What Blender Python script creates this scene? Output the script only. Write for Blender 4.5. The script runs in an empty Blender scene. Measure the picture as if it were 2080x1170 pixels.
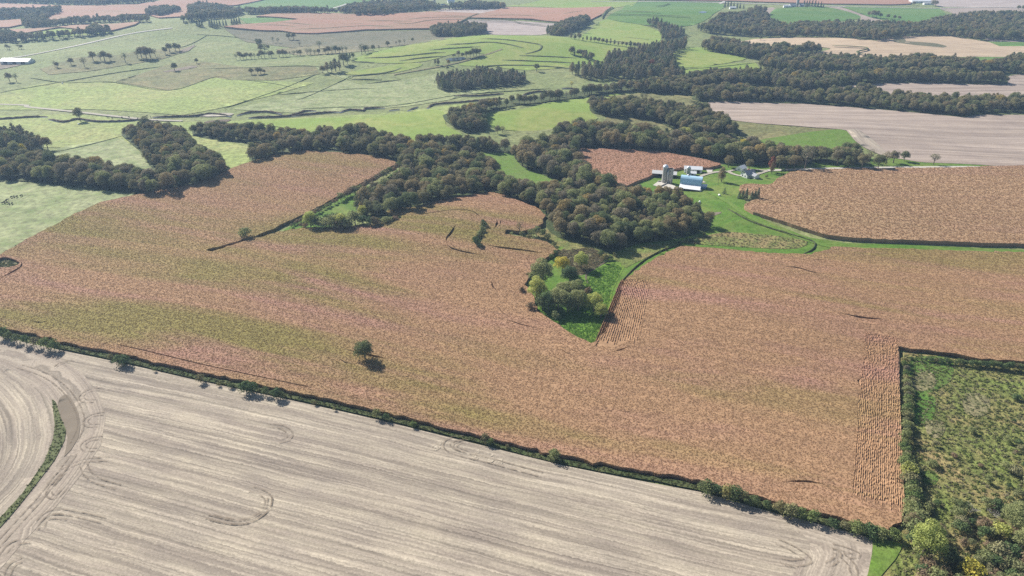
import bpy, bmesh, math, random
import numpy as np
from mathutils import Vector, Matrix, geometry

random.seed(7)
RNG = np.random.default_rng(7)
R = math.radians
scene = bpy.context.scene
COL = scene.collection

# ------------------------------------------------------------------ camera
CAM_H, PITCH, FPX = 180.0, 28.0, 1387.0
cam_d = bpy.data.cameras.new('camera')
cam = bpy.data.objects.new('camera', cam_d)
COL.objects.link(cam)
cam.location = (0, 0, CAM_H)
cam.rotation_euler = (R(90 - PITCH), 0, 0)
cam_d.sensor_width = 36.0
cam_d.lens = 36.0 * FPX / 2080.0
cam_d.clip_start = 1.0
cam_d.clip_end = 30000.0
scene.camera = cam

# ------------------------------------------------------------------ light
SUN_EL, SUN_AZ = 36.0, -45.0           # azimuth from +Y, clockwise positive
world = bpy.data.worlds.new('World')
scene.world = world
world.use_nodes = True
wn = world.node_tree
bg = wn.nodes['Background']
sky = wn.nodes.new('ShaderNodeTexSky')
sky.sky_type = 'NISHITA'
sky.sun_disc = False
sky.sun_elevation = R(SUN_EL)
sky.sun_rotation = R(SUN_AZ)
sky.altitude = 300
wn.links.new(sky.outputs[0], bg.inputs[0])
bg.inputs[1].default_value = 0.058
sun_d = bpy.data.lights.new('sun', 'SUN')
sun = bpy.data.objects.new('sun', sun_d)
COL.objects.link(sun)
sun_d.energy = 5.0
sun_d.angle = R(0.5)
sun_d.color = (1.0, 0.95, 0.87)
sv = Vector((math.sin(R(SUN_AZ)) * math.cos(R(SUN_EL)), math.cos(R(SUN_AZ)) * math.cos(R(SUN_EL)), math.sin(R(SUN_EL))))
sun.rotation_euler = sv.to_track_quat('Z', 'Y').to_euler()
sun.location = (-300, 300, 400)
scene.view_settings.view_transform = 'Standard'
scene.view_settings.look = 'None'
scene.view_settings.gamma = 1.0
scene.view_settings.use_curve_mapping = False
scene.view_settings.exposure = 0.78
scene.cycles.use_denoising = False
scene.cycles.use_adaptive_sampling = False
scene.cycles.volume_bounces = 0
scene.cycles.max_bounces = 6
scene.cycles.diffuse_bounces = 2
scene.cycles.transmission_bounces = 2
scene.cycles.transparent_max_bounces = 6
scene.cycles.volume_step_rate = 4.0

# ------------------------------------------------------------------ terrain
SP, CP = math.sin(R(PITCH)), math.cos(R(PITCH))
def flat(u, v):                                   # pixel (2080 px photo) to the z = 0 plane
    a, b = (u - 1040.0) / FPX, (v - 585.0) / FPX
    t = CAM_H / (SP + b * CP)
    return a * t, (CP - b * SP) * t
HILLS = []
for (u, v, h, sx, sy) in [(1040, 105, 15, 230, 130), (850, 120, 5, 120, 90), (1350, 40, 14, 220, 170), (1640, 25, 10, 180, 150), (700, 45, 10, 300, 160),
                          (930, 455, 5, 90, 60), (1700, 430, 4, 130, 60), (640, 350, 4, 110, 60), (1600, 640, 3, 90, 60),
                          (300, 620, 2.5, 100, 60), (1100, 235, 5, 110, 60), (1700, 260, 4, 160, 60), (330, 60, 8, 200, 120),
                          (250, 115, 6, 150, 70), (1830, 95, 6, 160, 90), (560, 140, 5, 130, 70)]:
    x, y = flat(u, v)
    HILLS.append((x, y, h, sx, sy))
def hgt(x, y):
    x = np.asarray(x, float); y = np.asarray(y, float)
    z = 1.6 * np.sin(x / 71 + 0.4) * np.sin(y / 63 + 1.1) + 0.9 * np.sin(x / 37 + y / 55) + 1.5 * np.sin(y / 140 - x / 190 + 2)
    for (cx, cy, h, sx, sy) in HILLS:
        z = z + 1.4 * h * np.exp(-((x - cx) / sx) ** 2 - ((y - cy) / sy) ** 2)
    return z
def at(u, v):                                     # pixels -> world points on the terrain
    u = np.asarray(u, float); v = np.asarray(v, float)
    a, b = (u - 1040.0) / FPX, (v - 585.0) / FPX
    den = SP + b * CP
    t = CAM_H / den
    for _ in range(14):
        z = hgt(a * t, (CP - b * SP) * t)
        t = 0.4 * t + 0.6 * (CAM_H - z) / den
    x, y = a * t, (CP - b * SP) * t
    return np.stack([x, y, hgt(x, y)], -1)
def proj(p):                                      # world -> pixels
    p = np.asarray(p, float)
    d = p - np.array([0, 0, CAM_H])
    zc = d[..., 1] * CP - d[..., 2] * SP
    yc = d[..., 1] * SP + d[..., 2] * CP
    return 1040 + FPX * d[..., 0] / zc, 585 - FPX * yc / zc, zc
def P1(u, v):
    return Vector(at([u], [v])[0])

# ------------------------------------------------------------------ material helpers
def new_mat(name):
    m = bpy.data.materials.new(name); m.use_nodes = True
    nt = m.node_tree
    bs = nt.nodes['Principled BSDF']
    bs.inputs['Roughness'].default_value = 0.9
    bs.inputs['Specular IOR Level'].default_value = 0.15
    return m, nt, bs
def nd(nt, t, **kw):
    n = nt.nodes.new(t)
    for k, v in kw.items(): setattr(n, k, v)
    return n
def mapping(nt, rot=0.0, sc=(1, 1, 1), src=None):
    if src is None:
        src = nd(nt, 'ShaderNodeNewGeometry').outputs['Position']
    mp = nd(nt, 'ShaderNodeMapping')
    # rotate first, then stretch: two nodes
    nt.links.new(src, mp.inputs[0]); mp.inputs['Rotation'].default_value = (0, 0, rot)
    m2 = nd(nt, 'ShaderNodeMapping'); nt.links.new(mp.outputs[0], m2.inputs[0]); m2.inputs['Scale'].default_value = sc
    return m2.outputs[0]
def noise(nt, vec, scale, detail=3, rough=0.55, dist=0.0):
    n = nd(nt, 'ShaderNodeTexNoise'); nt.links.new(vec, n.inputs['Vector'])
    n.inputs['Scale'].default_value = scale; n.inputs['Detail'].default_value = detail
    n.inputs['Roughness'].default_value = rough; n.inputs['Distortion'].default_value = dist
    return n.outputs[0]
def ramp(nt, fac, stops, interp='LINEAR'):
    r = nd(nt, 'ShaderNodeValToRGB'); r.color_ramp.interpolation = interp
    nt.links.new(fac, r.inputs[0])
    el = r.color_ramp.elements
    while len(el) < len(stops): el.new(0.5)
    for e, (p, c) in zip(el, stops):
        e.position = p; e.color = (*c, 1) if len(c) == 3 else c
    return r.outputs[0]
def mixc(nt, fac, a, b, mode='MIX'):
    m = nd(nt, 'ShaderNodeMix', data_type='RGBA', blend_type=mode)
    def put(s, v):
        if isinstance(v, (int, float)): s.default_value = v
        elif isinstance(v, (tuple, list)): s.default_value = (*v, 1)
        else: nt.links.new(v, s)
    put(m.inputs[0], fac); put(m.inputs[6], a); put(m.inputs[7], b)
    return m.outputs[2]
def math_(nt, op, a, b=0.0):
    m = nd(nt, 'ShaderNodeMath', operation=op)
    for s, v in ((m.inputs[0], a), (m.inputs[1], b)):
        if isinstance(v, (int, float)): s.default_value = v
        else: nt.links.new(v, s)
    return m.outputs[0]
def bump(nt, bs, h, strength, dist):
    b = nd(nt, 'ShaderNodeBump'); b.inputs['Strength'].default_value = strength; b.inputs['Distance'].default_value = dist
    nt.links.new(h, b.inputs['Height']); nt.links.new(b.outputs[0], bs.inputs['Normal'])
def G(lo, hi): return ((lo, (0, 0, 0)), (hi, (1, 1, 1)))

def plain(name, col, rough=0.7, var=0.12, scale=1.5, metal=0.0):
    m, nt, bs = new_mat(name)
    n = noise(nt, mapping(nt), scale, 4)
    c = mixc(nt, n, tuple(x * (1 - var) for x in col), tuple(min(1, x * (1 + var)) for x in col))
    nt.links.new(c, bs.inputs['Base Color'])
    bs.inputs['Roughness'].default_value = rough; bs.inputs['Metallic'].default_value = metal
    return m
def grass_mat(name, c1, c2, c3, patch=0.02, fine=0.5, bstr=0.6, bdist=0.5, stretch=(1, 1, 1), rot=0.0, thr=(0.4, 0.62), speck=0.35):
    m, nt, bs = new_mat(name)
    pos = mapping(nt); st = mapping(nt, rot, stretch)
    big = noise(nt, st, patch, 5, 0.6, 0.6)
    mid = noise(nt, pos, fine * 0.25, 4, 0.65)
    fin = noise(nt, pos, fine, 3, 0.7)
    c = mixc(nt, ramp(nt, big, G(*thr)), c1, c2)
    c = mixc(nt, ramp(nt, mid, G(0.45, 0.7)), c, c3)
    k = ramp(nt, fin, ((0.3, (1 - speck,) * 3), (0.7, (1 + speck,) * 3)))
    c = mixc(nt, 1.0, c, k, 'MULTIPLY')
    nt.links.new(c, bs.inputs['Base Color'])
    hh = mixc(nt, 0.5, fin, mid)
    bump(nt, bs, hh, bstr, bdist)
    return m

M = {}
# pastures and hay
M['pasture'] = grass_mat('pasture_grass', (0.1804, 0.2137, 0.0775), (0.2187, 0.2298, 0.098), (0.1422, 0.171, 0.0671), patch=0.012, fine=0.22, speck=0.5, bstr=0.8, bdist=0.7)
M['pasture_bright'] = grass_mat('grazed_grass', (0.2308, 0.285, 0.0842), (0.2855, 0.2969, 0.1121), (0.1944, 0.2375, 0.0784), patch=0.01, fine=0.22, speck=0.5, bstr=0.8, bdist=0.7)
M['pasture_dull'] = grass_mat('rough_dull_grass', (0.17, 0.1711, 0.0712), (0.2125, 0.1822, 0.0845), (0.1214, 0.127, 0.0534), patch=0.02, fine=0.22, speck=0.5, bstr=0.8, bdist=0.7)
M['pasture_brown'] = grass_mat('brown_weed_pasture', (0.1397, 0.1293, 0.0789), (0.176, 0.1552, 0.0929), (0.1035, 0.1086, 0.0558), patch=0.02, fine=0.3)
M['pasture_tuft'] = grass_mat('tufted_grass', (0.2449, 0.2736, 0.1291), (0.2799, 0.2964, 0.1507), (0.1399, 0.1824, 0.0646), patch=0.02, fine=0.28, speck=0.5, bstr=0.9)
M['hay'] = grass_mat('hay_grass', (0.1984, 0.2789, 0.0587), (0.2645, 0.29, 0.0831), (0.1719, 0.2343, 0.0489), patch=0.012, fine=0.4, speck=0.2)
M['hay_deep'] = grass_mat('deep_green_hay', (0.0978, 0.19, 0.0425), (0.138, 0.209, 0.051), (0.0862, 0.1615, 0.0382), patch=0.008, fine=0.3, speck=0.2, stretch=(0.4, 2, 1))
M['lawn'] = grass_mat('lush_lawn', (0.09, 0.1782, 0.0225), (0.155, 0.1998, 0.045), (0.069, 0.1361, 0.018), patch=0.03, fine=0.6)
M['lush'] = grass_mat('lush_wet_grass', (0.1138, 0.2163, 0.0275), (0.1449, 0.2163, 0.033), (0.0828, 0.1366, 0.022), patch=0.05, fine=0.7, bstr=1.0, bdist=0.8)
M['mown'] = grass_mat('mown_grass', (0.115, 0.20, 0.03), (0.14, 0.20, 0.045), (0.10, 0.16, 0.03), patch=0.08, fine=0.8)
M['brush'] = grass_mat('tall_brushy_weeds', (0.1579, 0.1943, 0.0501), (0.2633, 0.2018, 0.093), (0.1054, 0.1271, 0.0358), patch=0.035, fine=0.6, bstr=1.0, bdist=1.2, speck=0.5)
M['brush_bright'] = grass_mat('bright_tall_grass', (0.0858, 0.1733, 0.03), (0.1287, 0.1733, 0.045), (0.0715, 0.1271, 0.025), patch=0.06, fine=0.7, bstr=1.0, bdist=0.8, speck=0.45)
M['weeds'] = grass_mat('dry_weeds', (0.195, 0.182, 0.091), (0.247, 0.2145, 0.117), (0.1105, 0.1105, 0.052), patch=0.06, fine=0.6, bstr=1.0, bdist=1.0, speck=0.45)
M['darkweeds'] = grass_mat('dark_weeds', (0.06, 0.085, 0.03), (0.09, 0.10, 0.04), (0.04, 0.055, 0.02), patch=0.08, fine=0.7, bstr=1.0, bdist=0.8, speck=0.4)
M['bank_grass'] = grass_mat('rank_bank_grass', (0.10, 0.12, 0.05), (0.13, 0.14, 0.06), (0.07, 0.085, 0.035), patch=0.05, fine=0.6)
M['litter'] = grass_mat('leaf_litter', (0.07, 0.055, 0.035), (0.09, 0.07, 0.045), (0.045, 0.04, 0.025), patch=0.08, fine=0.6)
M['earth'] = plain('bank_earth', (0.13, 0.10, 0.075), 0.95, 0.3, 0.4)
M['bare'] = plain('bare_soil', (0.20, 0.165, 0.125), 0.95, 0.2, 0.15)
M['road'] = plain('pale_gravel', (0.46, 0.43, 0.38), 0.9, 0.15, 0.5)
M['track_dirt'] = plain('worn_gravel', (0.36, 0.33, 0.27), 0.95, 0.2, 0.3)
M['concrete'] = plain('concrete', (0.46, 0.43, 0.38), 0.85, 0.18, 0.6)

ROWROT = 0.0
def corn_mat(name, tan, pink, olive, rot=0.0, patch=0.012, olive_thr=(0.5, 0.64)):
    m, nt, bs = new_mat(name)
    pos = mapping(nt)
    st = mapping(nt, rot, (0.24, 1.5, 1))
    big = noise(nt, st, patch, 5, 0.55, 0.4)
    sx = nd(nt, 'ShaderNodeSeparateXYZ'); nt.links.new(pos, sx.inputs[0])
    big = math_(nt, 'ADD', big, math_(nt, 'MINIMUM', math_(nt, 'MAXIMUM', math_(nt, 'MULTIPLY', sx.outputs[0], -0.0007), -0.03), 0.075))
    big2 = noise(nt, st, patch * 2.6, 4, 0.6, 0.3)
    big3 = noise(nt, pos, patch * 0.45, 3)
    mid = noise(nt, pos, 0.22, 4, 0.7)
    fin = noise(nt, pos, 1.5, 3, 0.75)
    c = mixc(nt, ramp(nt, big, G(*olive_thr)), tan, olive)
    c = mixc(nt, ramp(nt, big2, G(0.5, 0.68)), c, pink)
    c = mixc(nt, ramp(nt, big3, G(0.45, 0.75)), c, tuple(x * 1.12 for x in tan))
    k = ramp(nt, mid, ((0.3, (0.82,) * 3), (0.7, (1.15,) * 3)))
    c = mixc(nt, 1.0, c, k, 'MULTIPLY')
    k = ramp(nt, fin, ((0.3, (0.76, 0.73, 0.73)), (0.5, (0.98,) * 3), (0.7, (1.2, 1.19, 1.15))))
    c = mixc(nt, 1.0, c, k, 'MULTIPLY')
    rw = noise(nt, mapping(nt, rot, (0.012, 0.45, 1)), 1.0, 3, 0.7)
    c = mixc(nt, 1.0, c, ramp(nt, rw, ((0.35, (0.86,) * 3), (0.6, (1.07,) * 3))), 'MULTIPLY')
    nt.links.new(c, bs.inputs['Base Color'])
    bump(nt, bs, noise(nt, pos, 1.7, 2, 0.7), 0.4, 0.2)
    return m
TAN, PINK, OLIVE = (0.34, 0.209, 0.118), (0.35, 0.198, 0.143), (0.235, 0.195, 0.062)
M['corn'] = corn_mat('dry_corn', TAN, PINK, OLIVE, R(18))
M['corn_right'] = corn_mat('dry_corn_pale', (0.36, 0.235, 0.135), (0.37, 0.225, 0.15), (0.29, 0.22, 0.10), R(5), olive_thr=(0.55, 0.75))
M['corn_far'] = corn_mat('distant_dry_corn', (0.34, 0.19, 0.125), (0.35, 0.185, 0.135), (0.30, 0.19, 0.12), R(3))
# corn tassels and leaves: each plant picks its colour
def tuft_mat(name, stops, field=None, rot=0.0):
    m, nt, bs = new_mat(name)
    oi = nd(nt, 'ShaderNodeObjectInfo')
    c = ramp(nt, oi.outputs['Random'], stops)
    if field:                                       # the crop's patches: riper pink, greener olive
        st = mapping(nt, rot, (0.24, 1.5, 1))
        big = noise(nt, st, 0.012, 5, 0.55, 0.4)
        sx = nd(nt, 'ShaderNodeSeparateXYZ'); nt.links.new(mapping(nt), sx.inputs[0])
        big = math_(nt, 'ADD', big, math_(nt, 'MINIMUM', math_(nt, 'MAXIMUM', math_(nt, 'MULTIPLY', sx.outputs[0], -0.0007), -0.03), 0.075))
        c = mixc(nt, math_(nt, 'MULTIPLY', ramp(nt, big, G(0.5, 0.64)), 0.65), c, field)
        big2 = noise(nt, st, 0.031, 4, 0.6, 0.3)
        c = mixc(nt, math_(nt, 'MULTIPLY', ramp(nt, big2, G(0.5, 0.68)), 0.6), c, PINK)
    nt.links.new(c, bs.inputs['Base Color'])
    tr = nd(nt, 'ShaderNodeBsdfTranslucent'); nt.links.new(c, tr.inputs[0])
    mx = nd(nt, 'ShaderNodeMixShader'); mx.inputs[0].default_value = 0.5
    nt.links.new(bs.outputs[0], mx.inputs[1]); nt.links.new(tr.outputs[0], mx.inputs[2])
    nt.links.new(mx.outputs[0], nt.nodes['Material Output'].inputs[0])
    return m
M['cornleaf'] = tuft_mat('corn_leaf', ((0.0, (0.34, 0.205, 0.125)), (0.35, (0.40, 0.25, 0.147)), (0.7, (0.44, 0.288, 0.18)), (1.0, (0.37, 0.24, 0.115))), OLIVE, R(18))
M['cornleaf_pale'] = tuft_mat('corn_leaf_pale', ((0.0, (0.36, 0.225, 0.135)), (0.4, (0.41, 0.265, 0.16)), (0.75, (0.45, 0.30, 0.185)), (1.0, (0.39, 0.26, 0.13))))
M['weedleaf'] = tuft_mat('weed_leaf', ((0.0, (0.13, 0.165, 0.055)), (0.4, (0.19, 0.225, 0.075)), (0.75, (0.26, 0.255, 0.13)), (1.0, (0.34, 0.30, 0.20))))
M['darkweedleaf'] = tuft_mat('dark_weed_leaf', ((0.0, (0.08, 0.09, 0.035)), (0.5, (0.125, 0.135, 0.055)), (1.0, (0.20, 0.18, 0.09))))
M['drybrush'] = tuft_mat('dry_brush_leaf', ((0.0, (0.18, 0.15, 0.08)), (0.4, (0.26, 0.22, 0.12)), (0.75, (0.34, 0.28, 0.17)), (1.0, (0.20, 0.21, 0.09))))
M['grassblade'] = tuft_mat('grass_blade', ((0.0, (0.13, 0.27, 0.04)), (0.5, (0.17, 0.33, 0.05)), (1.0, (0.22, 0.35, 0.08))))

# stubble: rows follow the uv (u along, v across, metres)
def stubble_mat(name, pale, dark, band=0.10, along=0.006, rag=0.8, thr=(0.42, 0.6), rowstr=0.3):
    m, nt, bs = new_mat(name)
    uv = nd(nt, 'ShaderNodeUVMap', uv_map='rows').outputs[0]
    pos = mapping(nt)
    sep = nd(nt, 'ShaderNodeSeparateXYZ'); nt.links.new(uv, sep.inputs[0])
    ragn = noise(nt, pos, 0.55, 3, 0.75)
    wob = noise(nt, pos, 0.02, 2)
    v = math_(nt, 'ADD', sep.outputs[1], math_(nt, 'MULTIPLY', math_(nt, 'SUBTRACT', ragn, 0.5), rag * 2.2))
    v = math_(nt, 'ADD', v, math_(nt, 'MULTIPLY', math_(nt, 'SUBTRACT', wob, 0.5), 3.0))
    def vec(su, sv_):
        c = nd(nt, 'ShaderNodeCombineXYZ')
        nt.links.new(math_(nt, 'MULTIPLY', sep.outputs[0], su), c.inputs[0])
        nt.links.new(math_(nt, 'MULTIPLY', v, sv_), c.inputs[1])
        return c.outputs[0]
    b1 = noise(nt, vec(along, band), 1.0, 2, 0.5)
    b2 = noise(nt, vec(along * 2.5, band * 2.6), 1.0, 2, 0.6)
    b3 = noise(nt, vec(0.006, 0.8), 1.0, 3, 0.75)
    thin = noise(nt, vec(along * 1.6, band * 1.7), 1.0, 1, 0.5)
    mid = noise(nt, pos, 0.05, 4)
    fin = noise(nt, pos, 1.1, 3, 0.75)
    f = mixc(nt, 0.5, ramp(nt, b1, G(*thr)), ramp(nt, b2, G(0.45, 0.57)))
    c = mixc(nt, f, dark, pale)
    c = mixc(nt, math_(nt, 'MULTIPLY', ramp(nt, thin, G(0.60, 0.645)), 0.6), c, tuple(x * 0.86 for x in dark))
    k = ramp(nt, b3, ((0.35, (1 - rowstr,) * 3), (0.6, (1.1,) * 3)))
    c = mixc(nt, 1.0, c, k, 'MULTIPLY')
    b4 = noise(nt, vec(0.003, 1.7), 1.0, 2, 0.7)
    c = mixc(nt, 1.0, c, ramp(nt, b4, ((0.38, (0.84,) * 3), (0.56, (1.07,) * 3))), 'MULTIPLY')
    k = ramp(nt, mid, ((0.3, (0.9, 0.89, 0.9)), (0.7, (1.08, 1.07, 1.04))))
    c = mixc(nt, 1.0, c, k, 'MULTIPLY')
    k = ramp(nt, fin, ((0.3, (0.78,) * 3), (0.7, (1.18,) * 3)))
    c = mixc(nt, 1.0, c, k, 'MULTIPLY')
    nt.links.new(c, bs.inputs['Base Color'])
    bump(nt, bs, mixc(nt, 0.5, fin, b3), 0.5, 0.25)
    return m
M['stubble'] = stubble_mat('bean_stubble', (0.455, 0.395, 0.308), (0.297, 0.251, 0.204), band=0.16, along=0.01, thr=(0.40, 0.62), rowstr=0.34)
M['stubble_head'] = stubble_mat('headland_stubble', (0.43, 0.37, 0.295), (0.31, 0.26, 0.212), band=0.22, rag=0.5)
M['stubble_far'] = stubble_mat('distant_stubble', (0.42, 0.345, 0.29), (0.30, 0.24, 0.20), band=0.10, along=0.003, rag=0.4, rowstr=0.25)
M['stubble_tan'] = stubble_mat('tan_stubble', (0.50, 0.39, 0.27), (0.42, 0.32, 0.22), band=0.05, along=0.004, rag=0.3, rowstr=0.1)
M['stubble_grey'] = stubble_mat('grey_stubble', (0.41, 0.345, 0.31), (0.35, 0.29, 0.26), band=0.03, along=0.003, rag=0.3, rowstr=0.1)
def worn(name, col, lo=0.35, hi=0.6):
    m, nt, bs = new_mat(name)
    bs.inputs['Base Color'].default_value = (*col, 1)
    tr = nd(nt, 'ShaderNodeBsdfTransparent')
    mx = nd(nt, 'ShaderNodeMixShader')
    f = ramp(nt, noise(nt, mapping(nt), 0.5, 3, 0.7), G(lo, hi))
    nt.links.new(f, mx.inputs[0]); nt.links.new(tr.outputs[0], mx.inputs[1]); nt.links.new(bs.outputs[0], mx.inputs[2])
    nt.links.new(mx.outputs[0], nt.nodes['Material Output'].inputs[0])
    return m
M['stubble_pale'] = worn('chaff', (0.50, 0.43, 0.335), 0.4, 0.62)
M['tyre'] = worn('pressed_soil', (0.23, 0.185, 0.14), 0.35, 0.75)

# ------------------------------------------------------------------ mesh helpers
def mesh_obj(name, verts, faces, mat, parent=None, smooth=False):
    me = bpy.data.meshes.new(name)
    me.from_pydata([tuple(map(float, v)) for v in verts], [], faces)
    me.materials.append(mat)
    if smooth: me.polygons.foreach_set('use_smooth', [True] * len(me.polygons))
    o = bpy.data.objects.new(name, me); COL.objects.link(o)
    if parent is not None: o.parent = parent
    return o
def tag(o, label=None, cat=None, group=None, kind=None):
    if label: o['label'] = label
    if cat: o['category'] = cat
    if group: o['group'] = group
    if kind: o['kind'] = kind
    return o
def empty(name, loc, rz=0.0, sc=1.0):
    e = bpy.data.objects.new(name, None); COL.objects.link(e)
    e.empty_display_size = 0.5
    e.location = loc; e.rotation_euler = (0, 0, rz); e.scale = (sc, sc, sc)
    return e
def inside(px, py, poly):
    poly = np.asarray(poly, float)
    x0, y0 = poly[:, 0], poly[:, 1]; x1, y1 = np.roll(x0, -1), np.roll(y0, -1)
    r = np.zeros(len(px), bool)
    for a, b, c, d in zip(x0, y0, x1, y1):
        if b == d: continue
        cr = ((b > py) != (d > py)) & (px < (c - a) * (py - b) / (d - b) + a)
        r ^= cr
    return r
def catmull(pts, closed, n=6):
    pts = np.asarray(pts, float); N = len(pts)
    if N < 3: return pts
    out = []
    rng = range(N) if closed else range(N - 1)
    for i in rng:
        if closed: p0, p1, p2, p3 = pts[(i - 1) % N], pts[i], pts[(i + 1) % N], pts[(i + 2) % N]
        else: p0, p1, p2, p3 = pts[max(i - 1, 0)], pts[i], pts[i + 1], pts[min(i + 2, N - 1)]
        for t in np.linspace(0, 1, n, endpoint=False):
            out.append(0.5 * (2 * p1 + (p2 - p0) * t + (2 * p0 - 5 * p1 + 4 * p2 - p3) * t * t + (3 * p1 - p0 - 3 * p2 + p3) * t ** 3))
    if not closed: out.append(pts[-1])
    return np.array(out)
def resample(pts, step, closed=False):
    pts = np.asarray(pts, float)
    if closed: pts = np.vstack([pts, pts[:1]])
    seg = np.linalg.norm(np.diff(pts, axis=0), axis=1)
    s = np.concatenate([[0], np.cumsum(seg)])
    n = max(3, int(s[-1] / step))
    t = np.linspace(0, s[-1], n, endpoint=not closed)
    return np.stack([np.interp(t, s, pts[:, k]) for k in range(pts.shape[1])], -1)
def widen(px):                                     # outlines that run off the frame carry on well past it
    px = np.array(px, float)
    px[:, 0] += np.where(px[:, 0] >= 2140, 480, 0) - np.where(px[:, 0] <= -58, 420, 0)
    return px
def wpoly(px, smooth=0):
    px = widen(px)
    if smooth:
        px = catmull(px, True, smooth)
    return at(px[:, 0], px[:, 1])[:, :2]
def wline(px, smooth=5):
    px = widen(px)
    px = catmull(px, False, smooth) if smooth else px
    return at(px[:, 0], px[:, 1])[:, :2]
def ribbon_poly(line, w, taper=True):
    line = resample(line, max(w * 1.2, 1.5))
    d = np.gradient(line, axis=0); d /= np.linalg.norm(d, axis=1)[:, None] + 1e-9
    nrm = np.stack([-d[:, 1], d[:, 0]], -1)
    ww = np.full(len(line), w / 2)
    if taper:
        ww = ww * np.clip(np.minimum(np.arange(len(line)), np.arange(len(line))[::-1]) / 3.0, 0.12, 1)
    ww = ww * RNG.uniform(0.8, 1.2, len(line))
    return np.vstack([line + nrm * ww[:, None], (line - nrm * ww[:, None])[::-1]])
def uv_straight(ang, org=(0, 0)):
    c, s = math.cos(ang), math.sin(ang)
    return lambda xy: np.stack([(xy[:, 0] - org[0]) * c + (xy[:, 1] - org[1]) * s, -(xy[:, 0] - org[0]) * s + (xy[:, 1] - org[1]) * c], -1)
def uv_dist(line):                                 # v = signed distance from a curve, u = length along it
    line = resample(line, 3.0)
    s = np.concatenate([[0], np.cumsum(np.linalg.norm(np.diff(line, axis=0), axis=1))])
    def f(xy):
        out = np.zeros_like(xy)
        for i in range(0, len(xy), 2000):
            d = np.linalg.norm(xy[i:i + 2000, None, :] - line[None], axis=2)
            k = d.argmin(1)
            out[i:i + 2000, 0] = s[k]; out[i:i + 2000, 1] = d.min(1)
        return out
    return f
def sheet(name, poly, mat, off, step=12.0, height=0.0, holes=(), uv=None, jitter=0.0, kind='structure', label=None):
    """A draped sheet inside a world polygon; height > 0 stands it up as a crop with side walls."""
    b = resample(poly, step * 0.6, True)
    if jitter: b = b + RNG.normal(0, jitter, b.shape)
    rings = [b] + [np.asarray(h) for h in holes]
    x0, y0 = b.min(0); x1, y1 = b.max(0)
    gx, gy = np.meshgrid(np.arange(x0, x1, step), np.arange(y0, y1, step))
    g = np.stack([gx.ravel(), gy.ravel()], -1) + RNG.uniform(-0.2, 0.2, (gx.size, 2)) * step
    keep = inside(g[:, 0], g[:, 1], b)
    for h in rings[1:]: keep &= ~inside(g[:, 0], g[:, 1], h)
    g = g[keep]
    vs, es = [], []
    for rg in rings:
        k = len(vs)
        vs += [Vector(p) for p in rg]
        es += [(k + i, k + (i + 1) % len(rg)) for i in range(len(rg))]
    vs += [Vector(p) for p in g]
    ov, oe, of = geometry.delaunay_2d_cdt(vs, es, [], 0, 1e-4)[:3]
    V = np.array([(v.x, v.y) for v in ov]); F = np.array([tuple(f) for f in of if len(f) == 3])
    cen = V[F].mean(1)
    keep = inside(cen[:, 0], cen[:, 1], b)
    for h in rings[1:]: keep &= ~inside(cen[:, 0], cen[:, 1], h)
    F = F[keep]
    a, c, d = V[F[:, 0]], V[F[:, 1]], V[F[:, 2]]
    fl = ((c[:, 0] - a[:, 0]) * (d[:, 1] - a[:, 1]) - (c[:, 1] - a[:, 1]) * (d[:, 0] - a[:, 0])) < 0
    F[fl] = F[fl][:, ::-1]
    Z = hgt(V[:, 0], V[:, 1]) + off + height
    if height: Z = Z + RNG.uniform(-0.02, 0.02, len(Z)) * height
    verts = np.column_stack([V, Z])
    faces = [tuple(map(int, f)) for f in F]
    if height:
        cnt = {}
        for f in faces:
            for i in range(3):
                e = (f[i], f[(i + 1) % 3]); cnt[tuple(sorted(e))] = None if tuple(sorted(e)) in cnt else e
        low = {}
        extra = []
        for e in cnt.values():
            if e is None: continue
            for q in e:
                if q not in low:
                    low[q] = len(verts) + len(extra); extra.append((V[q, 0], V[q, 1], Z[q] - height - 0.3))
            faces.append((e[1], e[0], low[e[0]], low[e[1]]))
        verts = np.vstack([verts, np.array(extra)]) if extra else verts
    o = mesh_obj(name, verts, faces, mat)
    if not height: o.data.polygons.foreach_set('use_smooth', [True] * len(o.data.polygons))
    if uv is not None:
        U = uv(np.asarray(verts)[:, :2])
        lay = o.data.uv_layers.new(name='rows')
        idx = np.zeros(len(o.data.loops), np.int32); o.data.loops.foreach_get('vertex_index', idx)
        lay.data.foreach_set('uv', U[idx].astype(np.float32).ravel())
    tag(o, label, None, None, kind)
    return o
def strip_mesh(line, w, off, h=0.0, step=2.0, side=None):
    """flat strip (h = 0), or a bank whose crest is h high"""
    line = resample(line, step)
    d = np.gradient(line, axis=0); d /= np.linalg.norm(d, axis=1)[:, None] + 1e-9
    nrm = np.stack([-d[:, 1], d[:, 0]], -1)
    prof = [(-0.5, 0), (0.5, 0)] if not h else [(-0.5, -0.25), (-0.32, h * 0.75), (0.05, h), (0.5, -0.25)]
    V, F = [], []
    n = len(prof)
    for i, p in enumerate(line):
        k = 1.0 if not h else min(1.0, 0.15 + min(i, len(line) - 1 - i) / 5.0)
        for (a, z) in prof:
            q = p + nrm[i] * a * w * (1 if not h else RNG.uniform(0.85, 1.15))
            V.append((q[0], q[1], float(hgt(q[0], q[1])) + off + (z * k * (RNG.uniform(0.75, 1.25) if h else 1))))
        if i:
            for j in range(n - 1):
                s = (i - 1) * n + j
                F.append((s, s + n, s + n + 1, s + 1))
    # faces upward
    return V, [f[::-1] for f in F]
def strip(name, line, w, mat, off, h=0.0, step=2.0, kind='structure', label=None):
    V, F = strip_mesh(line, w, off, h, step)
    return tag(mesh_obj(name, V, F, mat), label, None, None, kind)
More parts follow.
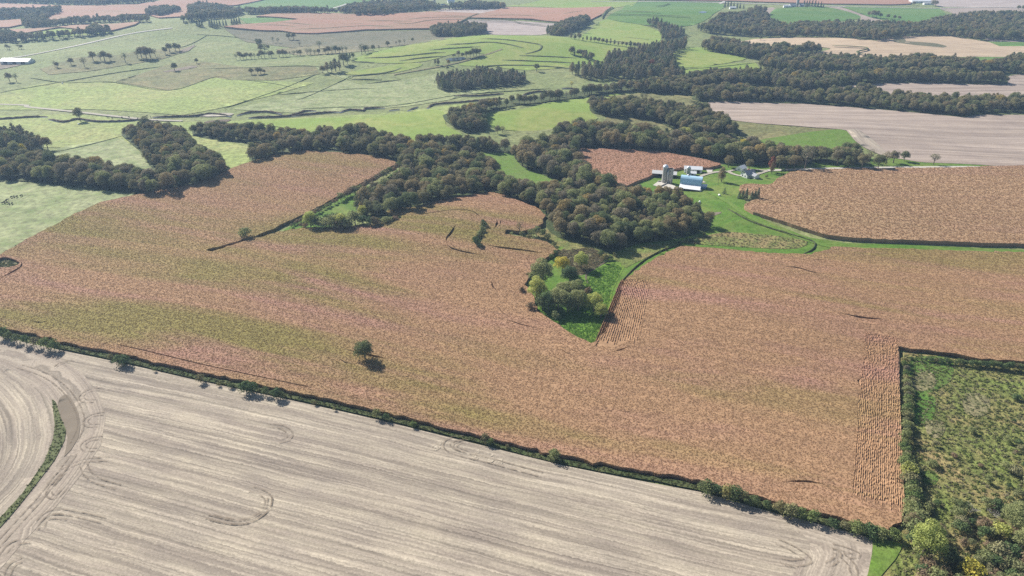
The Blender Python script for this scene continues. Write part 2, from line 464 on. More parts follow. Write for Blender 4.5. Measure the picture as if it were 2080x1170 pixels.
def strips(name, lines, w, mat, off, h=0.0, step=2.0, kind='structure', label=None):
    V, F = [], []
    for ln in lines:
        v, f = strip_mesh(ln, w, off, h, step)
        k = len(V); V += v; F += [tuple(i + k for i in q) for q in f]
    return tag(mesh_obj(name, V, F, mat), label, None, None, kind)

# ------------------------------------------------------------------ base ground
def base_ground():
    rs = [5.0]
    while rs[-1] < 5200: rs.append(rs[-1] * 1.018 + 1.2)
    angs = np.radians(np.concatenate([np.arange(-60, 60, 0.9), np.arange(60, 300, 7.5)]))
    V, F = [], []
    n = len(angs)
    for r in rs:
        x, y = r * np.sin(angs), r * np.cos(angs)
        V += list(np.column_stack([x, y, hgt(x, y) - 0.35]))
    for i in range(len(rs) - 1):
        for j in range(n):
            a, b = i * n + j, i * n + (j + 1) % n
            F.append((a, b, b + n, a + n))
    c = len(V); V.append((0, 0, float(hgt(0, 0)) - 0.35))
    F += [(c, (j + 1) % n, j) for j in range(n)]
    F = [f[::-1] for f in F]
    return tag(mesh_obj('ground', V, F, M['pasture'], smooth=True), None, None, None, 'structure')
base_ground()

exec_fields = True
# ------------------------------------------------------------------ fields (outlines in photo pixels, laid on the terrain)
def fld(name, px, mat, layer, step=14.0, sm=0, uv=None, **kw):
    return sheet(name, wpoly(px, sm), M[mat], layer * 0.06, step, uv=uv, **kw)
# distant pastures and hay
fld('pasture', [(-80, 185), (0, 190), (70, 172), (130, 166), (230, 168), (345, 184), (435, 157), (470, 163), (560, 165), (640, 168), (560, 192), (455, 218), (370, 234), (180, 222), (-80, 200)], 'pasture_bright', 1)
fld('pasture', [(-80, 225), (140, 232), (300, 248), (480, 245), (640, 238), (760, 232), (900, 215), (1000, 205), (905, 235), (905, 255), (940, 275), (880, 292), (760, 280), (640, 285), (420, 282), (300, 290), (140, 300), (-80, 290)], 'pasture_bright', 1)
fld('pasture', [(235, 165), (345, 130), (420, 125), (500, 138), (640, 135), (650, 150), (560, 163), (470, 163), (435, 157), (345, 184)], 'pasture_dull', 2)
fld('pasture', [(640, 135), (655, 148), (720, 155), (600, 195), (470, 222), (640, 232), (900, 205), (1000, 185), (880, 170), (890, 150), (800, 165), (730, 172)], 'pasture_tuft', 1)
fld('pasture', [(455, 58), (570, 66), (620, 70), (740, 64), (870, 62), (985, 69), (900, 82), (830, 92), (740, 100), (620, 100), (500, 85), (480, 75)], 'pasture_brown', 2)
fld('pasture', [(80, 140), (150, 118), (240, 112), (330, 100), (400, 92), (380, 105), (330, 120), (250, 133), (180, 145), (100, 152)], 'pasture_dull', 2)
fld('pasture', [(560, 100), (640, 92), (760, 102), (700, 108), (600, 112)], 'weeds', 3)
fld('hay_field', [(715, 122), (760, 106), (800, 98), (880, 82), (960, 71), (1030, 72), (1130, 75), (1220, 84), (1290, 95), (1255, 108), (1230, 128), (1150, 138), (1060, 142), (1000, 135), (955, 134), (930, 131), (960, 122), (985, 110), (930, 108), (880, 121), (830, 128), (770, 128)], 'hay', 2, sm=3)
fld('hay_field', [(700, 148), (760, 138), (830, 128), (860, 132), (800, 148), (720, 152)], 'hay', 2, sm=3)
fld('hay_field', [(985, 231), (1060, 222), (1120, 208), (1200, 198), (1265, 190), (1230, 205), (1200, 212), (1200, 228), (1215, 240), (1185, 252), (1140, 262), (1090, 268), (1010, 262), (990, 250)], 'hay', 2, sm=3)
fld('hay_field', [(470, 260), (520, 245), (640, 240), (760, 238), (880, 222), (905, 235), (905, 255), (940, 275), (870, 288), (770, 275), (690, 262), (600, 275), (560, 268)], 'hay', 2, sm=2)
fld('hay_field', [(1232, 38), (1262, 20), (1300, 3), (1468, 6), (1455, 25), (1425, 45), (1380, 55), (1300, 50)], 'hay_deep', 2, sm=2)
fld('hay_field', [(1178, 82), (1205, 55), (1235, 38), (1300, 50), (1335, 62), (1345, 75), (1325, 90), (1260, 84)], 'hay', 1, sm=2)
fld('hay_field', [(1025, 13), (1100, 0), (1300, -4), (1285, 12), (1240, 17), (1100, 14)], 'hay', 2)
fld('hay_field', [(1565, 36), (1575, 18), (1640, 14), (1690, 16), (1742, 30), (1745, 38), (1700, 44), (1640, 46), (1595, 48)], 'hay_deep', 3, sm=2)
fld('hay_field', [(1705, 13), (1800, 14), (1908, 16), (1924, 34), (1890, 44), (1830, 46), (1770, 36)], 'hay_deep', 2)
fld('hay_field', [(1440, 38), (1500, 32), (1490, 47), (1445, 50)], 'hay_deep', 2)
fld('hay_field', [(478, 14), (530, 0), (780, -5), (735, 10), (640, 22), (560, 21), (500, 20)], 'hay_deep', 2)
fld('hay_field', [(485, 37), (560, 36), (605, 40), (560, 46), (500, 48)], 'hay_deep', 4)
fld('hay_field', [(40, 70), (100, 61), (130, 58), (175, 63), (240, 66), (160, 72), (70, 80)], 'hay', 3)
fld('hay_field', [(1360, 112), (1405, 96), (1470, 100), (1520, 116), (1480, 128), (1385, 138)], 'hay', 1, sm=2)
fld('hay_field', [(1385, 141), (1460, 132), (1535, 127), (1545, 142), (1400, 156)], 'hay', 1)
fld('hay_field', [(1795, 116), (1900, 113), (2160, 113), (2160, 126), (2060, 130), (1990, 134), (1900, 124)], 'hay_deep', 2)
fld('pasture', [(1440, 248), (1500, 246), (1545, 252), (1650, 260), (1716, 264), (1732, 285), (1755, 305), (1700, 312), (1600, 312), (1480, 300)], 'pasture_dull', 1)
fld('hay_field', [(1530, 290), (1600, 275), (1712, 262), (1735, 286), (1755, 305), (1700, 312), (1600, 310)], 'mown', 2, sm=2)
fld('pasture', [(1240, 228), (1290, 238), (1340, 250), (1370, 264), (1330, 268), (1220, 256)], 'pasture_dull', 2)
fld('pasture', [(1220, 196), (1300, 190), (1400, 195), (1420, 205), (1400, 216), (1300, 206)], 'pasture_dull', 3)
fld('pasture', [(990, 268), (1090, 266), (1180, 253), (1130, 262), (1128, 285), (1050, 300), (960, 288), (930, 280)], 'pasture', 3)
fld('pasture', [(-80, 365), (0, 365), (100, 375), (260, 393), (300, 398), (200, 420), (100, 470), (0, 524), (-80, 565)], 'pasture_tuft', 1)
fld('pasture', [(105, 318), (120, 300), (245, 280), (275, 300), (310, 345), (220, 338)], 'pasture_tuft', 2)
fld('pasture', [(382, 272), (440, 284), (530, 300), (505, 312), (508, 332), (465, 345), (440, 320), (400, 300)], 'pasture_bright', 2)
# distant corn
cf = dict(height=2.2, kind='stuff')
for px in ([(-80, 6), (0, 8), (130, 13), (200, 13), (280, 11), (330, 2), (400, -6), (560, -6), (480, 12), (390, 18), (385, 35), (325, 38), (300, 30), (250, 31), (235, 36), (190, 41), (97, 42), (95, 36), (128, 24), (60, 17), (-80, 17)],
           [(-80, 44), (0, 44), (50, 40), (54, 50), (20, 57), (-80, 62)],
           [(20, 62), (110, 58), (150, 53), (285, 46), (275, 52), (228, 64), (165, 62), (120, 57), (95, 62), (42, 71)],
           [(455, 56), (500, 51), (560, 47), (610, 41), (520, 35), (580, 29), (700, 30), (790, 31), (870, 25), (973, 29), (930, 48), (915, 54), (870, 60), (800, 61), (740, 62), (640, 70), (600, 69), (570, 64), (540, 64)],
           [(976, 29), (1028, 16), (1242, 15), (1225, 30), (1200, 42), (1151, 47), (1104, 44), (1080, 40), (1026, 39), (955, 38)],
           [(1200, -8), (1850, -8), (1850, 9), (1750, 10), (1676, 9), (1570, 6), (1490, 3), (1240, 1)]):
    tag(fld('corn_crop', px, 'corn_far', 3, step=22, **cf), 'far pinkish strip of ripe corn among the distant woods')
for px in ([(952, 40), (1026, 41), (1104, 46), (1151, 49), (1130, 62), (1100, 71), (1010, 71), (985, 69), (920, 56)], [(870, 20), (920, 18), (1020, 18), (1010, 27), (930, 28)]):
    fld('stubble_field', px, 'stubble_grey', 4, uv=uv_straight(0.1))
fld('stubble_field', [(1858, 0), (2160, -6), (2160, 20), (2080, 18), (1910, 14)], 'stubble_grey', 3, uv=uv_straight(0.05))
fld('stubble_field', [(1908, 17), (2160, 22), (2160, 34), (2000, 36), (1940, 32)], 'stubble_far', 3, uv=uv_straight(0.05))
fld('stubble_field', [(1485, 88), (1540, 79), (1600, 76), (1700, 77), (1780, 83), (1835, 73), (1930, 72), (2010, 86), (2160, 96), (2160, 115), (1960, 116), (1830, 116), (1720, 118), (1640, 113), (1690, 99), (1640, 92), (1540, 96)], 'stubble_tan', 3, uv=uv_straight(-0.05))
fld('weed_patch', [(1812, 76), (1832, 74), (1840, 84), (1900, 88), (1925, 94), (1918, 97), (1860, 92), (1815, 86)], 'pasture_brown', 4)
fld('hay_field', [(2005, 84), (2080, 86), (2160, 88), (2160, 94), (2030, 94)], 'hay_deep', 4)
fld('stubble_field', [(2000, 79), (2160, 80), (2160, 87), (2010, 85)], 'stubble_grey', 5, uv=uv_straight(0))
fld('stubble_field', [(1545, 18), (1570, 15), (1578, 20), (1565, 36), (1598, 50), (1585, 55), (1545, 42)], 'stubble_far', 2, uv=uv_straight(0))
fld('stubble_field', [(1680, 14), (1710, 15), (1770, 36), (1840, 50), (1760, 50), (1745, 34)], 'stubble_far', 2, uv=uv_straight(0))
fld('stubble_field', [(1690, 178), (1760, 170), (1880, 166), (2160, 170), (2160, 208), (1940, 204), (1820, 200), (1760, 192)], 'stubble_far', 3, uv=uv_straight(0.02))
fld('stubble_field', [(2036, 158), (2060, 152), (2160, 152), (2160, 174), (2040, 172)], 'stubble_far', 4, uv=uv_straight(0.02))
fld('stubble_field', [(1397, 218), (1440, 208), (1500, 205), (1620, 210), (1800, 222), (1880, 226), (1950, 234), (2160, 220), (2160, 345), (2080, 341), (1990, 335), (1870, 330), (1790, 316), (1755, 300), (1735, 285), (1718, 264), (1650, 259), (1540, 251), (1490, 245), (1440, 230)], 'stubble_far', 4, step=10, uv=uv_straight(-0.02))
fld('stubble_field', [(1722, 263), (1740, 262), (1775, 285), (1800, 310), (1830, 324), (1790, 316), (1755, 300), (1735, 285)], 'stubble_head', 5, step=8, uv=uv_dist(wline([(1718, 264), (1735, 285), (1755, 300), (1790, 316), (1870, 330)])))

# creek meadow between the woods, farm lawns
fld('meadow', [(930, 305), (1010, 300), (1050, 320), (1100, 352), (1150, 372), (1110, 385), (1060, 378), (1010, 350)], 'mown', 2, step=8, sm=2)
fld('meadow', [(575, 468), (640, 430), (700, 398), (780, 365), (815, 340), (860, 330), (800, 380), (740, 420), (690, 460), (610, 470)], 'lawn', 2, step=8)
fld('lawn', [(1255, 388), (1330, 355), (1370, 342), (1440, 344), (1470, 334), (1500, 325), (1620, 330), (1740, 322), (1850, 322), (1940, 330), (2160, 342), (2160, 350), (1600, 352), (1560, 378), (1500, 388), (1515, 410), (1512, 425), (1560, 450), (1640, 482), (1720, 494), (1900, 500), (2160, 508), (2160, 520), (1900, 508), (1690, 504), (1640, 522), (1560, 520), (1450, 508), (1380, 505), (1330, 528), (1290, 555), (1262, 590), (1246, 640), (1226, 682), (1204, 706), (1150, 678), (1090, 642), (1060, 600), (1060, 540), (1120, 500), (1200, 500), (1400, 480), (1440, 440), (1360, 400)], 'lawn', 1, step=9)
fld('meadow', [(1085, 628), (1130, 600), (1190, 560), (1215, 540), (1255, 530), (1270, 540), (1245, 590), (1236, 640), (1216, 688), (1203, 705), (1150, 677), (1100, 650)], 'lush', 3, step=6)
fld('meadow', [(1128, 510), (1200, 505), (1240, 520), (1215, 545), (1180, 560), (1150, 555), (1140, 530)], 'weeds', 3, step=6)
fld('meadow', [(1135, 500), (1155, 505), (1150, 525), (1130, 530)], 'lush', 4, step=5)
fld('meadow', [(1240, 520), (1300, 500), (1380, 490), (1350, 505), (1300, 530), (1270, 545)], 'brush', 3, step=6)
fld('meadow', [(1380, 492), (1430, 480), (1480, 472), (1560, 478), (1640, 490), (1620, 505), (1560, 505), (1470, 500)], 'brush', 3, step=7, sm=2)
fld('meadow', [(1078, 468), (1112, 466), (1140, 480), (1180, 492), (1245, 520), (1200, 512), (1132, 515), (1104, 490)], 'brush', 4, step=5)
fld('bare_ground', [(1437, 437), (1450, 432), (1468, 431), (1455, 437), (1442, 441)], 'bare', 3, step=5, sm=2)
for ln, w in (([(1204, 704), (1228, 680), (1247, 640), (1266, 585), (1295, 550), (1335, 525), (1382, 504)], 3.0), ([(1690, 502), (1645, 490), (1570, 462), (1520, 440), (1480, 412), (1440, 390)], 4.0), ([(1690, 502), (1800, 506), (1950, 510), (2160, 514)], 3.0)):
    strip('grass_track', wline(ln), w, M['mown'], 0.28)

# brushy field bottom right
BR = [(1832, 716), (1900, 722), (1975, 736), (2080, 744), (2200, 752), (2260, 1300), (1740, 1300), (1762, 1170), (1775, 1112), (1820, 1100), (1838, 1070), (1832, 980), (1828, 800)]
fld('ground', BR, 'brush', 1, step=6)
for px in ([(1850, 730), (1930, 730), (1930, 775), (1880, 800), (1850, 790)], [(1860, 800), (1900, 810), (1890, 860), (1855, 860)], [(1870, 960), (1900, 958), (1905, 980), (1880, 985)]):
    fld('ground', px, 'brush_bright', 3, step=4, sm=3)
for px in ([(1852, 765), (1890, 755), (1900, 785), (1860, 795)], [(1960, 800), (2010, 810), (2000, 845), (1960, 840)], [(1880, 855), (1920, 860), (1910, 890), (1885, 885)]):
    fld('ground', px, 'weeds', 4, step=4, sm=3)
fld('grass_corner', [(1772, 1088), (1800, 1098), (1835, 1106), (1820, 1135), (1790, 1170), (1745, 1240), (1730, 1240), (1762, 1170), (1772, 1120)], 'mown', 5, step=4)

# foreground stubble
FL0, FL1 = at([120], [705])[0], at([1430], [992])[0]
FANG = math.atan2(FL1[1] - FL0[1], FL1[0] - FL0[0])
fence_px = [(-120, 650), (0, 678), (120, 706), (240, 730), (400, 767), (580, 805), (760, 845), (1000, 903), (1145, 940), (1430, 994), (1600, 1040), (1770, 1080)]
fld('stubble_field', [(-200, 640), (-120, 655), (0, 683), (120, 711), (240, 736), (400, 773), (580, 811), (760, 851), (1000, 910), (1145, 946), (1430, 1001), (1600, 1050), (1772, 1094), (1772, 1120), (1762, 1170), (1720, 1300), (-300, 1300)], 'stubble', 2, step=6, uv=uv_straight(FANG, FL0[:2]))
HL = wline([(-160, 700), (-50, 712), (60, 735), (130, 775), (165, 830), (165, 880), (140, 930), (90, 1000), (20, 1075), (-50, 1150), (-120, 1220)])
fld('stubble_field', [(-200, 690), (0, 698), (110, 722), (170, 762), (200, 800), (215, 850), (205, 905), (165, 965), (110, 1035), (40, 1110), (-10, 1170), (-80, 1260), (-200, 1260)], 'stubble_head', 3, step=5, uv=uv_dist(HL))
LL = wline([(-160, 705), (-50, 722), (40, 748), (95, 800), (115, 850), (118, 900), (85, 970), (30, 1030), (-20, 1075), (-100, 1140), (-200, 1220)])
fld('stubble_field', [(-200, 712), (-50, 730), (35, 756), (85, 800), (108, 830), (112, 880), (90, 945), (50, 1000), (0, 1055), (-60, 1110), (-200, 1210)], 'stubble', 4, step=5, uv=uv_dist(LL))
SLIV = [(106, 812), (114, 818), (124, 850), (135, 875), (132, 895), (112, 935), (70, 990), (30, 1040), (0, 1074), (-50, 1122), (-56, 1104), (0, 1054), (45, 1005), (90, 940), (108, 895), (112, 865)]
fld('grass_patch', SLIV, 'darkweeds', 6, step=3)
fld('stubble_field', [(1600, 1048), (1772, 1094), (1772, 1120), (1762, 1170), (1720, 1300), (1560, 1300), (1600, 1180), (1650, 1110)], 'stubble_head', 3, step=5, uv=uv_dist(wline([(1600, 1045), (1700, 1072), (1755, 1105), (1745, 1170), (1700, 1300)])))
# tyre tracks
def tracks(px, gauge=2.4, closed=False):
    ln = wline(px, 8)
    d = np.gradient(ln, axis=0); d /= np.linalg.norm(d, axis=1)[:, None] + 1e-9
    n = np.stack([-d[:, 1], d[:, 0]], -1)
    return [ln + n * gauge / 2, ln - n * gauge / 2]
T = []
T += tracks([(170, 945), (178, 962), (200, 978), (240, 990)])
T += tracks([(430, 1052), (470, 1060), (505, 1058), (535, 1040), (546, 1018), (535, 1003), (510, 994)])
T += tracks([(220, 933), (170, 937), (130, 955), (100, 985)], 2.0)
T += tracks([(420, 1050), (475, 1062), (515, 1056), (543, 1035), (549, 1012)], 1.6)
T += tracks([(545, 865), (572, 868), (588, 880), (585, 892), (566, 898)], 2.0)
for cx, cy in ((182, 803), (190, 853), (185, 902)):
    T += tracks([(cx + 22, cy - 12), (cx, cy - 9), (cx - 16, cy + 2), (cx - 10, cy + 12), (cx + 10, cy + 12)], 1.8)
T += tracks([(113, 746), (125, 738), (150, 735)], 1.4)
T += tracks([(80, 1060), (95, 1045), (120, 1040), (160, 1046), (210, 1058)], 2.2) + tracks([(85, 1075), (90, 1058), (110, 1050), (140, 1052)], 1.8)
T += tracks([(5, 1130), (20, 1110), (45, 1100), (65, 1098)], 2.2) + tracks([(15, 1170), (25, 1148), (45, 1138)], 2.0)
T += tracks([(950, 890), (920, 893), (907, 903), (915, 915), (945, 925), (1000, 938), (1100, 965)], 2.6) + tracks([(945, 897), (928, 902), (925, 910), (950, 920)], 1.5)
T += tracks([(1575, 1100), (1600, 1110), (1625, 1125), (1640, 1140), (1610, 1145), (1585, 1140)], 2.4) + tracks([(1690, 1110), (1720, 1118), (1740, 1128), (1715, 1130)], 2.0) + tracks([(1710, 1130), (1730, 1150), (1735, 1180)], 2.2)
T += tracks([(1690, 1120), (1703, 1125), (1695, 1140), (1680, 1148)], 1.6)

T += tracks([(40, 745), (90, 762), (130, 790), (158, 830), (165, 865), (150, 900)], 2.4) + tracks([(150, 925), (120, 965), (80, 1015), (30, 1070), (-20, 1125)], 2.4)
T += tracks([(130, 960), (105, 990), (100, 1005), (115, 1010), (135, 990)], 1.8)
strips('tyre_tracks', T, 0.62, M['tyre'], 0.42, step=1.0, label='curved tractor tyre tracks pressed into the pale stubble')
sheet('bare_ground', wpoly([(195, 860), (210, 870), (195, 1000), (160, 960)], 2) if False else wpoly([(115, 830), (135, 800), (160, 840), (160, 890), (130, 930), (138, 890)], 2), M['bare'], 0.33, 4, label='brown strip of soil beside the grass sliver')

for px in ([(876, 908), (893, 897), (895, 910), (882, 917)], [(958, 932), (972, 913), (974, 930), (963, 936)], [(988, 940), (1001, 922), (1003, 938)], [(1003, 944), (1018, 927), (1020, 944)]):
    fld('stubble_patch', px, 'stubble_pale', 5, step=2, sm=4)
# ------------------------------------------------------------------ corn near
def slit(px, w): return ribbon_poly(wline(px, 4), w)
CORN_A = [(-150, 612), (-60, 560), (0, 524), (45, 497), (100, 468), (150, 440), (205, 415), (290, 397), (380, 381), (440, 362), (480, 342), (540, 322), (600, 312), (620, 310), (700, 314), (760, 321), (795, 328), (806, 336), (760, 362), (690, 400), (640, 428), (580, 458), (520, 484), (450, 504), (416, 513),
          (430, 516), (500, 494), (570, 474), (620, 466), (700, 466), (770, 454), (815, 445), (800, 438), (780, 436), (790, 430), (840, 425), (905, 409), (983, 396), (1000, 394), (1027, 402), (1060, 414), (1094, 429), (1107, 442), (1102, 458), (1085, 470), (1055, 476),
          (1028, 470), (1026, 480), (1050, 484), (1104, 493), (1131, 512), (1125, 522), (1100, 535), (1075, 560), (1068, 580), (1085, 610), (1088, 636), (1150, 676), (1203, 706), (1228, 682),
          (1250, 640), (1262, 600), (1268, 575), (1300, 549), (1335, 527), (1383, 504), (1450, 508), (1560, 519), (1640, 522), (1692, 506), (1800, 509), (1950, 514), (2080, 517), (2200, 519),
          (2200, 748), (2080, 740), (1975, 732), (1900, 718), (1822, 711), (1818, 690), (1764, 684), (1745, 780), (1736, 900), (1732, 1015), (1790, 1028), (1830, 1036), (1836, 1068), (1800, 1081), (1700, 1057), (1560, 1021), (1430, 985), (1145, 932), (1000, 897), (760, 838), (580, 797), (400, 759), (240, 722), (120, 698), (0, 668), (-150, 634)]
ROWS1 = [(1306, 570), (1318, 590), (1306, 650), (1290, 690), (1250, 712), (1208, 708), (1228, 682), (1250, 640), (1262, 600), (1268, 575)]
holes = [slit([(906, 497), (908, 488), (917, 477), (925, 462)], 2.0), slit([(909, 502), (920, 510), (950, 518), (975, 522)], 1.6),
         slit([(998, 575), (1002, 588), (1010, 597)], 1.6), slit([(1013, 630), (1020, 640), (1030, 645)], 1.6),
         slit([(690, 735), (700, 742), (722, 746)], 2.2), slit([(705, 716), (728, 722), (745, 726), (790, 735)], 1.4),
         slit([(70, 659), (85, 661), (98, 659)], 3.0), slit([(203, 710), (218, 703), (230, 697)], 1.8),
         slit([(232, 704), (300, 719), (420, 748), (560, 778), (640, 795)], 0.7),
         slit([(1140, 716), (1152, 724), (1166, 728)], 1.8), slit([(1703, 641), (1730, 647), (1760, 652), (1797, 654)], 2.2), slit([(1752, 662), (1765, 665), (1780, 667)], 1.4),
         slit([(1590, 546), (1620, 549), (1640, 555), (1670, 563)], 1.6), slit([(1645, 534), (1675, 532)], 1.2), slit([(2005, 587), (2022, 587)], 1.2),
         slit([(1590, 985), (1640, 985), (1675, 992)], 1.2), slit([(235, 607), (258, 602)], 1.4), slit([(410, 436), (432, 437)], 1.8),
         slit([(990, 503), (1020, 508), (1070, 514), (1105, 520)], 2.0), slit([(1096, 507), (1118, 512)], 2.0), slit([(845, 443), (880, 436), (930, 430), (960, 434), (976, 446)], 1.0),
         slit([(0, 572), (30, 556), (45, 546), (46, 538)], 2.2), slit([(1008, 449), (1010, 458), (1004, 470)], 1.6), slit([(1018, 449), (1016, 462)], 1.4), slit([(455, 400), (470, 402)], 1.2), slit([(1030, 655), (1060, 665), (1090, 672)], 0.9),
         slit([(1240, 722), (1262, 716), (1280, 708)], 1.6), wpoly([(962, 495), (975, 470), (983, 452), (990, 462), (982, 488), (972, 503)], 2), wpoly([(0, 530), (20, 528), (42, 538), (30, 546), (0, 548)], 2)]
soil = sheet('soil', wpoly(CORN_A), M['litter'], 0.02, 14)
corn_main = sheet('corn_crop', wpoly(CORN_A), M['corn'], 0.0, 6.0, height=1.75, holes=[wpoly(ROWS1)] + holes, jitter=0.5, kind='stuff',
                  label='ripe tan and olive corn filling the big field across the middle')
fld('soil', [(x, y) for x, y in [(1764, 684), (1818, 690), (1824, 712), (1826, 800), (1830, 900), (1836, 1040), (1790, 1032), (1728, 1018), (1734, 900), (1743, 780)]], 'corn', 3, step=8, height=1.4)
fld('soil', ROWS1, 'corn', 3, step=6, height=1.4)
CORN_R = [(1592, 362), (1606, 354), (1650, 349), (1750, 347), (1950, 345), (2200, 345), (2200, 505), (2080, 501), (1900, 495), (1720, 488), (1640, 472), (1575, 450), (1530, 437), (1512, 426), (1522, 414), (1548, 406), (1530, 398), (1505, 392), (1503, 384), (1520, 378), (1562, 380), (1578, 368)]
fld('soil', CORN_R, 'litter', 3, step=14)
corn_right = sheet('corn_crop', wpoly(CORN_R, 3), M['corn_right'], 0.0, 8.0, height=2.2, holes=[slit([(1530, 431), (1542, 430)], 2.0), slit([(1610, 366), (1612, 370)], 2.0), slit([(1585, 411), (1560, 425)], 0.8), slit([(1590, 405), (1640, 402), (1665, 400)], 0.6)], jitter=0.5, kind='stuff', label='pale tan corn in the field to the right of the farmyard')
CORN_F = [(1160, 313), (1180, 306), (1260, 307), (1350, 314), (1420, 326), (1466, 338), (1440, 345), (1385, 345), (1340, 354), (1300, 370), (1264, 386), (1230, 370), (1195, 335)]
corn_farm = sheet('corn_crop', wpoly(CORN_F), M['corn_far'], 0.0, 8.0, height=2.2, jitter=0.5, kind='stuff', label='pinkish corn patch between the woods and the silos')

# instanced corn tops, weeds (geometry nodes)
def tuft_proto(name, mat, n, ln, wd, rise, seed, base=0.25):
    r = np.random.default_rng(seed)
    V, F = [], []
    for k in range(n):
        a = r.uniform(0, 2 * math.pi); d = np.array([math.cos(a), math.sin(a)]); s = np.array([-d[1], d[0]])
        o = r.uniform(-base, base, 2)
        L = ln * r.uniform(0.7, 1.2); h = rise * r.uniform(0.6, 1.2); w = wd * r.uniform(0.7, 1.2)
        p0 = o; p1 = o + d * L * 0.55; p2 = o + d * L
        k0 = len(V)
        V += [(*(p0 - s * w * .5), -0.25), (*(p0 + s * w * .5), -0.25), (*(p1 + s * w), h), (*(p1 - s * w), h), (*p2, h * r.uniform(0.2, 0.7))]
        F += [(k0, k0 + 1, k0 + 2, k0 + 3), (k0 + 3, k0 + 2, k0 + 4)]
    me = bpy.data.meshes.new(name); me.from_pydata(V, [], F); me.materials.append(mat)
    return bpy.data.objects.new(name, me)
def scatter(o, proto, density, smin=0.7, smax=1.3, seed=1, only_top=True):
    ng = bpy.data.node_groups.new('scatter', 'GeometryNodeTree')
    ng.interface.new_socket('Geometry', in_out='INPUT', socket_type='NodeSocketGeometry')
    ng.interface.new_socket('Geometry', in_out='OUTPUT', socket_type='NodeSocketGeometry')
    N = ng.nodes.new; Lk = ng.links.new
    gi, go = N('NodeGroupInput'), N('NodeGroupOutput')
    di = N('GeometryNodeDistributePointsOnFaces'); di.inputs['Density'].default_value = density; di.inputs['Seed'].default_value = seed
    oi = N('GeometryNodeObjectInfo'); oi.inputs[0].default_value = proto
    try: oi.inputs['As Instance'].default_value = True
    except Exception: pass
    ip = N('GeometryNodeInstanceOnPoints')
    rr = N('FunctionNodeRandomValue'); rr.data_type = 'FLOAT_VECTOR'
    rr.inputs[0].default_value = (-0.15, -0.15, 0); rr.inputs[1].default_value = (0.15, 0.15, 6.283)
    rs = N('FunctionNodeRandomValue'); rs.data_type = 'FLOAT'
    rs.inputs[2].default_value = smin; rs.inputs[3].default_value = smax
    jn = N('GeometryNodeJoinGeometry')
    Lk(gi.outputs[0], di.inputs['Mesh']); Lk(di.outputs['Points'], ip.inputs['Points']); Lk(oi.outputs['Geometry'], ip.inputs['Instance'])
    Lk(rr.outputs[0], ip.inputs['Rotation']); Lk(rs.outputs[1], ip.inputs['Scale'])
    if only_top:
        nm = N('GeometryNodeInputNormal'); sx = N('ShaderNodeSeparateXYZ'); cp = N('FunctionNodeCompare')
        Lk(nm.outputs[0], sx.inputs[0]); Lk(sx.outputs[2], cp.inputs[0]); cp.inputs[1].default_value = 0.5; cp.operation = 'GREATER_THAN'
        Lk(cp.outputs[0], di.inputs['Selection'])
    Lk(gi.outputs[0], jn.inputs[0]); Lk(ip.outputs[0], jn.inputs[0]); Lk(jn.outputs[0], go.inputs[0])
    md = o.modifiers.new('scatter', 'NODES'); md.node_group = ng
    return o
P_CORN = tuft_proto('corn_top', M['cornleaf'], 7, 0.38, 0.11, 0.085, 3)
P_CORN2 = tuft_proto('corn_top', M['cornleaf_pale'], 7, 0.42, 0.11, 0.17, 4)
P_WEED = tuft_proto('weed_clump', M['weedleaf'], 14, 0.75, 0.2, 0.42, 5, 0.5)
P_DWEED = tuft_proto('weed_clump', M['darkweedleaf'], 12, 0.6, 0.18, 0.4, 9, 0.5)
P_GRASS = tuft_proto('grass_clump', M['grassblade'], 12, 0.6, 0.15, 0.22, 6, 0.5)
scatter(corn_main, P_CORN, 3.0, .5, 1.1, only_top=False)
scatter(corn_right, P_CORN2, 1.2, .7, 1.4)
scatter(corn_farm, P_CORN2, 0.9, .7, 1.4)
# corn standing in open rows (short of the closed canopy): ridges of stalks and leaves
def corn_rows(px_top, px_bot, n, label, w=0.5, h=1.9):
    top = at(*np.array([np.array(px_top[0]) * (1 - t) + np.array(px_top[1]) * t for t in np.linspace(0, 1, n)]).T)[:, :2]
    mids = None
    bot = at(*np.array([np.array(px_bot[0]) * (1 - t) + np.array(px_bot[1]) * t for t in np.linspace(0, 1, n)]).T)[:, :2]
    V, F = [], []
    for i in range(n):
        a, b = top[i], bot[i]
        L = np.linalg.norm(b - a); m = int(L / 1.1)
        dr = (b - a) / L; s = np.array([-dr[1], dr[0]])
        end = RNG.integers(0, 5)
        for k in range(m - end):
            if RNG.random() < 0.025: continue
            q0, q1 = a + dr * 1.1 * k, a + dr * (1.1 * k + 1.15)
            hh = h * RNG.uniform(0.9, 1.08); ww = w * RNG.uniform(0.6, 1.3); sh = s * RNG.uniform(-0.12, 0.12)
            k0 = len(V)
            for q in (q0, q1):
                q = q + sh
                z = float(hgt(*q))
                V += [(*(q - s * ww * .5), z), (*(q - s * ww * .4), z + hh * .8), (*q, z + hh), (*(q + s * ww * .4), z + hh * .8), (*(q + s * ww * .5), z)]
            for j in range(4): F.append((k0 + j, k0 + j + 5, k0 + j + 6, k0 + j + 1))
            F += [(k0, k0 + 1, k0 + 2, k0 + 3, k0 + 4), (k0 + 9, k0 + 8, k0 + 7, k0 + 6, k0 + 5)]
    o = tag(mesh_obj('corn_rows', V, F, M['corn']), label, None, None, 'stuff')
    return scatter(o, P_CORN, 1.6, 0.4, 0.65, only_top=True)
corn_rows([(1756, 680), (1820, 690)], [(1728, 1024), (1835, 1056)], 24, 'open corn rows in the strip beside the hedge on the right')
corn_rows([(1262, 572), (1320, 572)], [(1206, 707), (1296, 705)], 19, 'open corn rows beside the bright grass waterway')

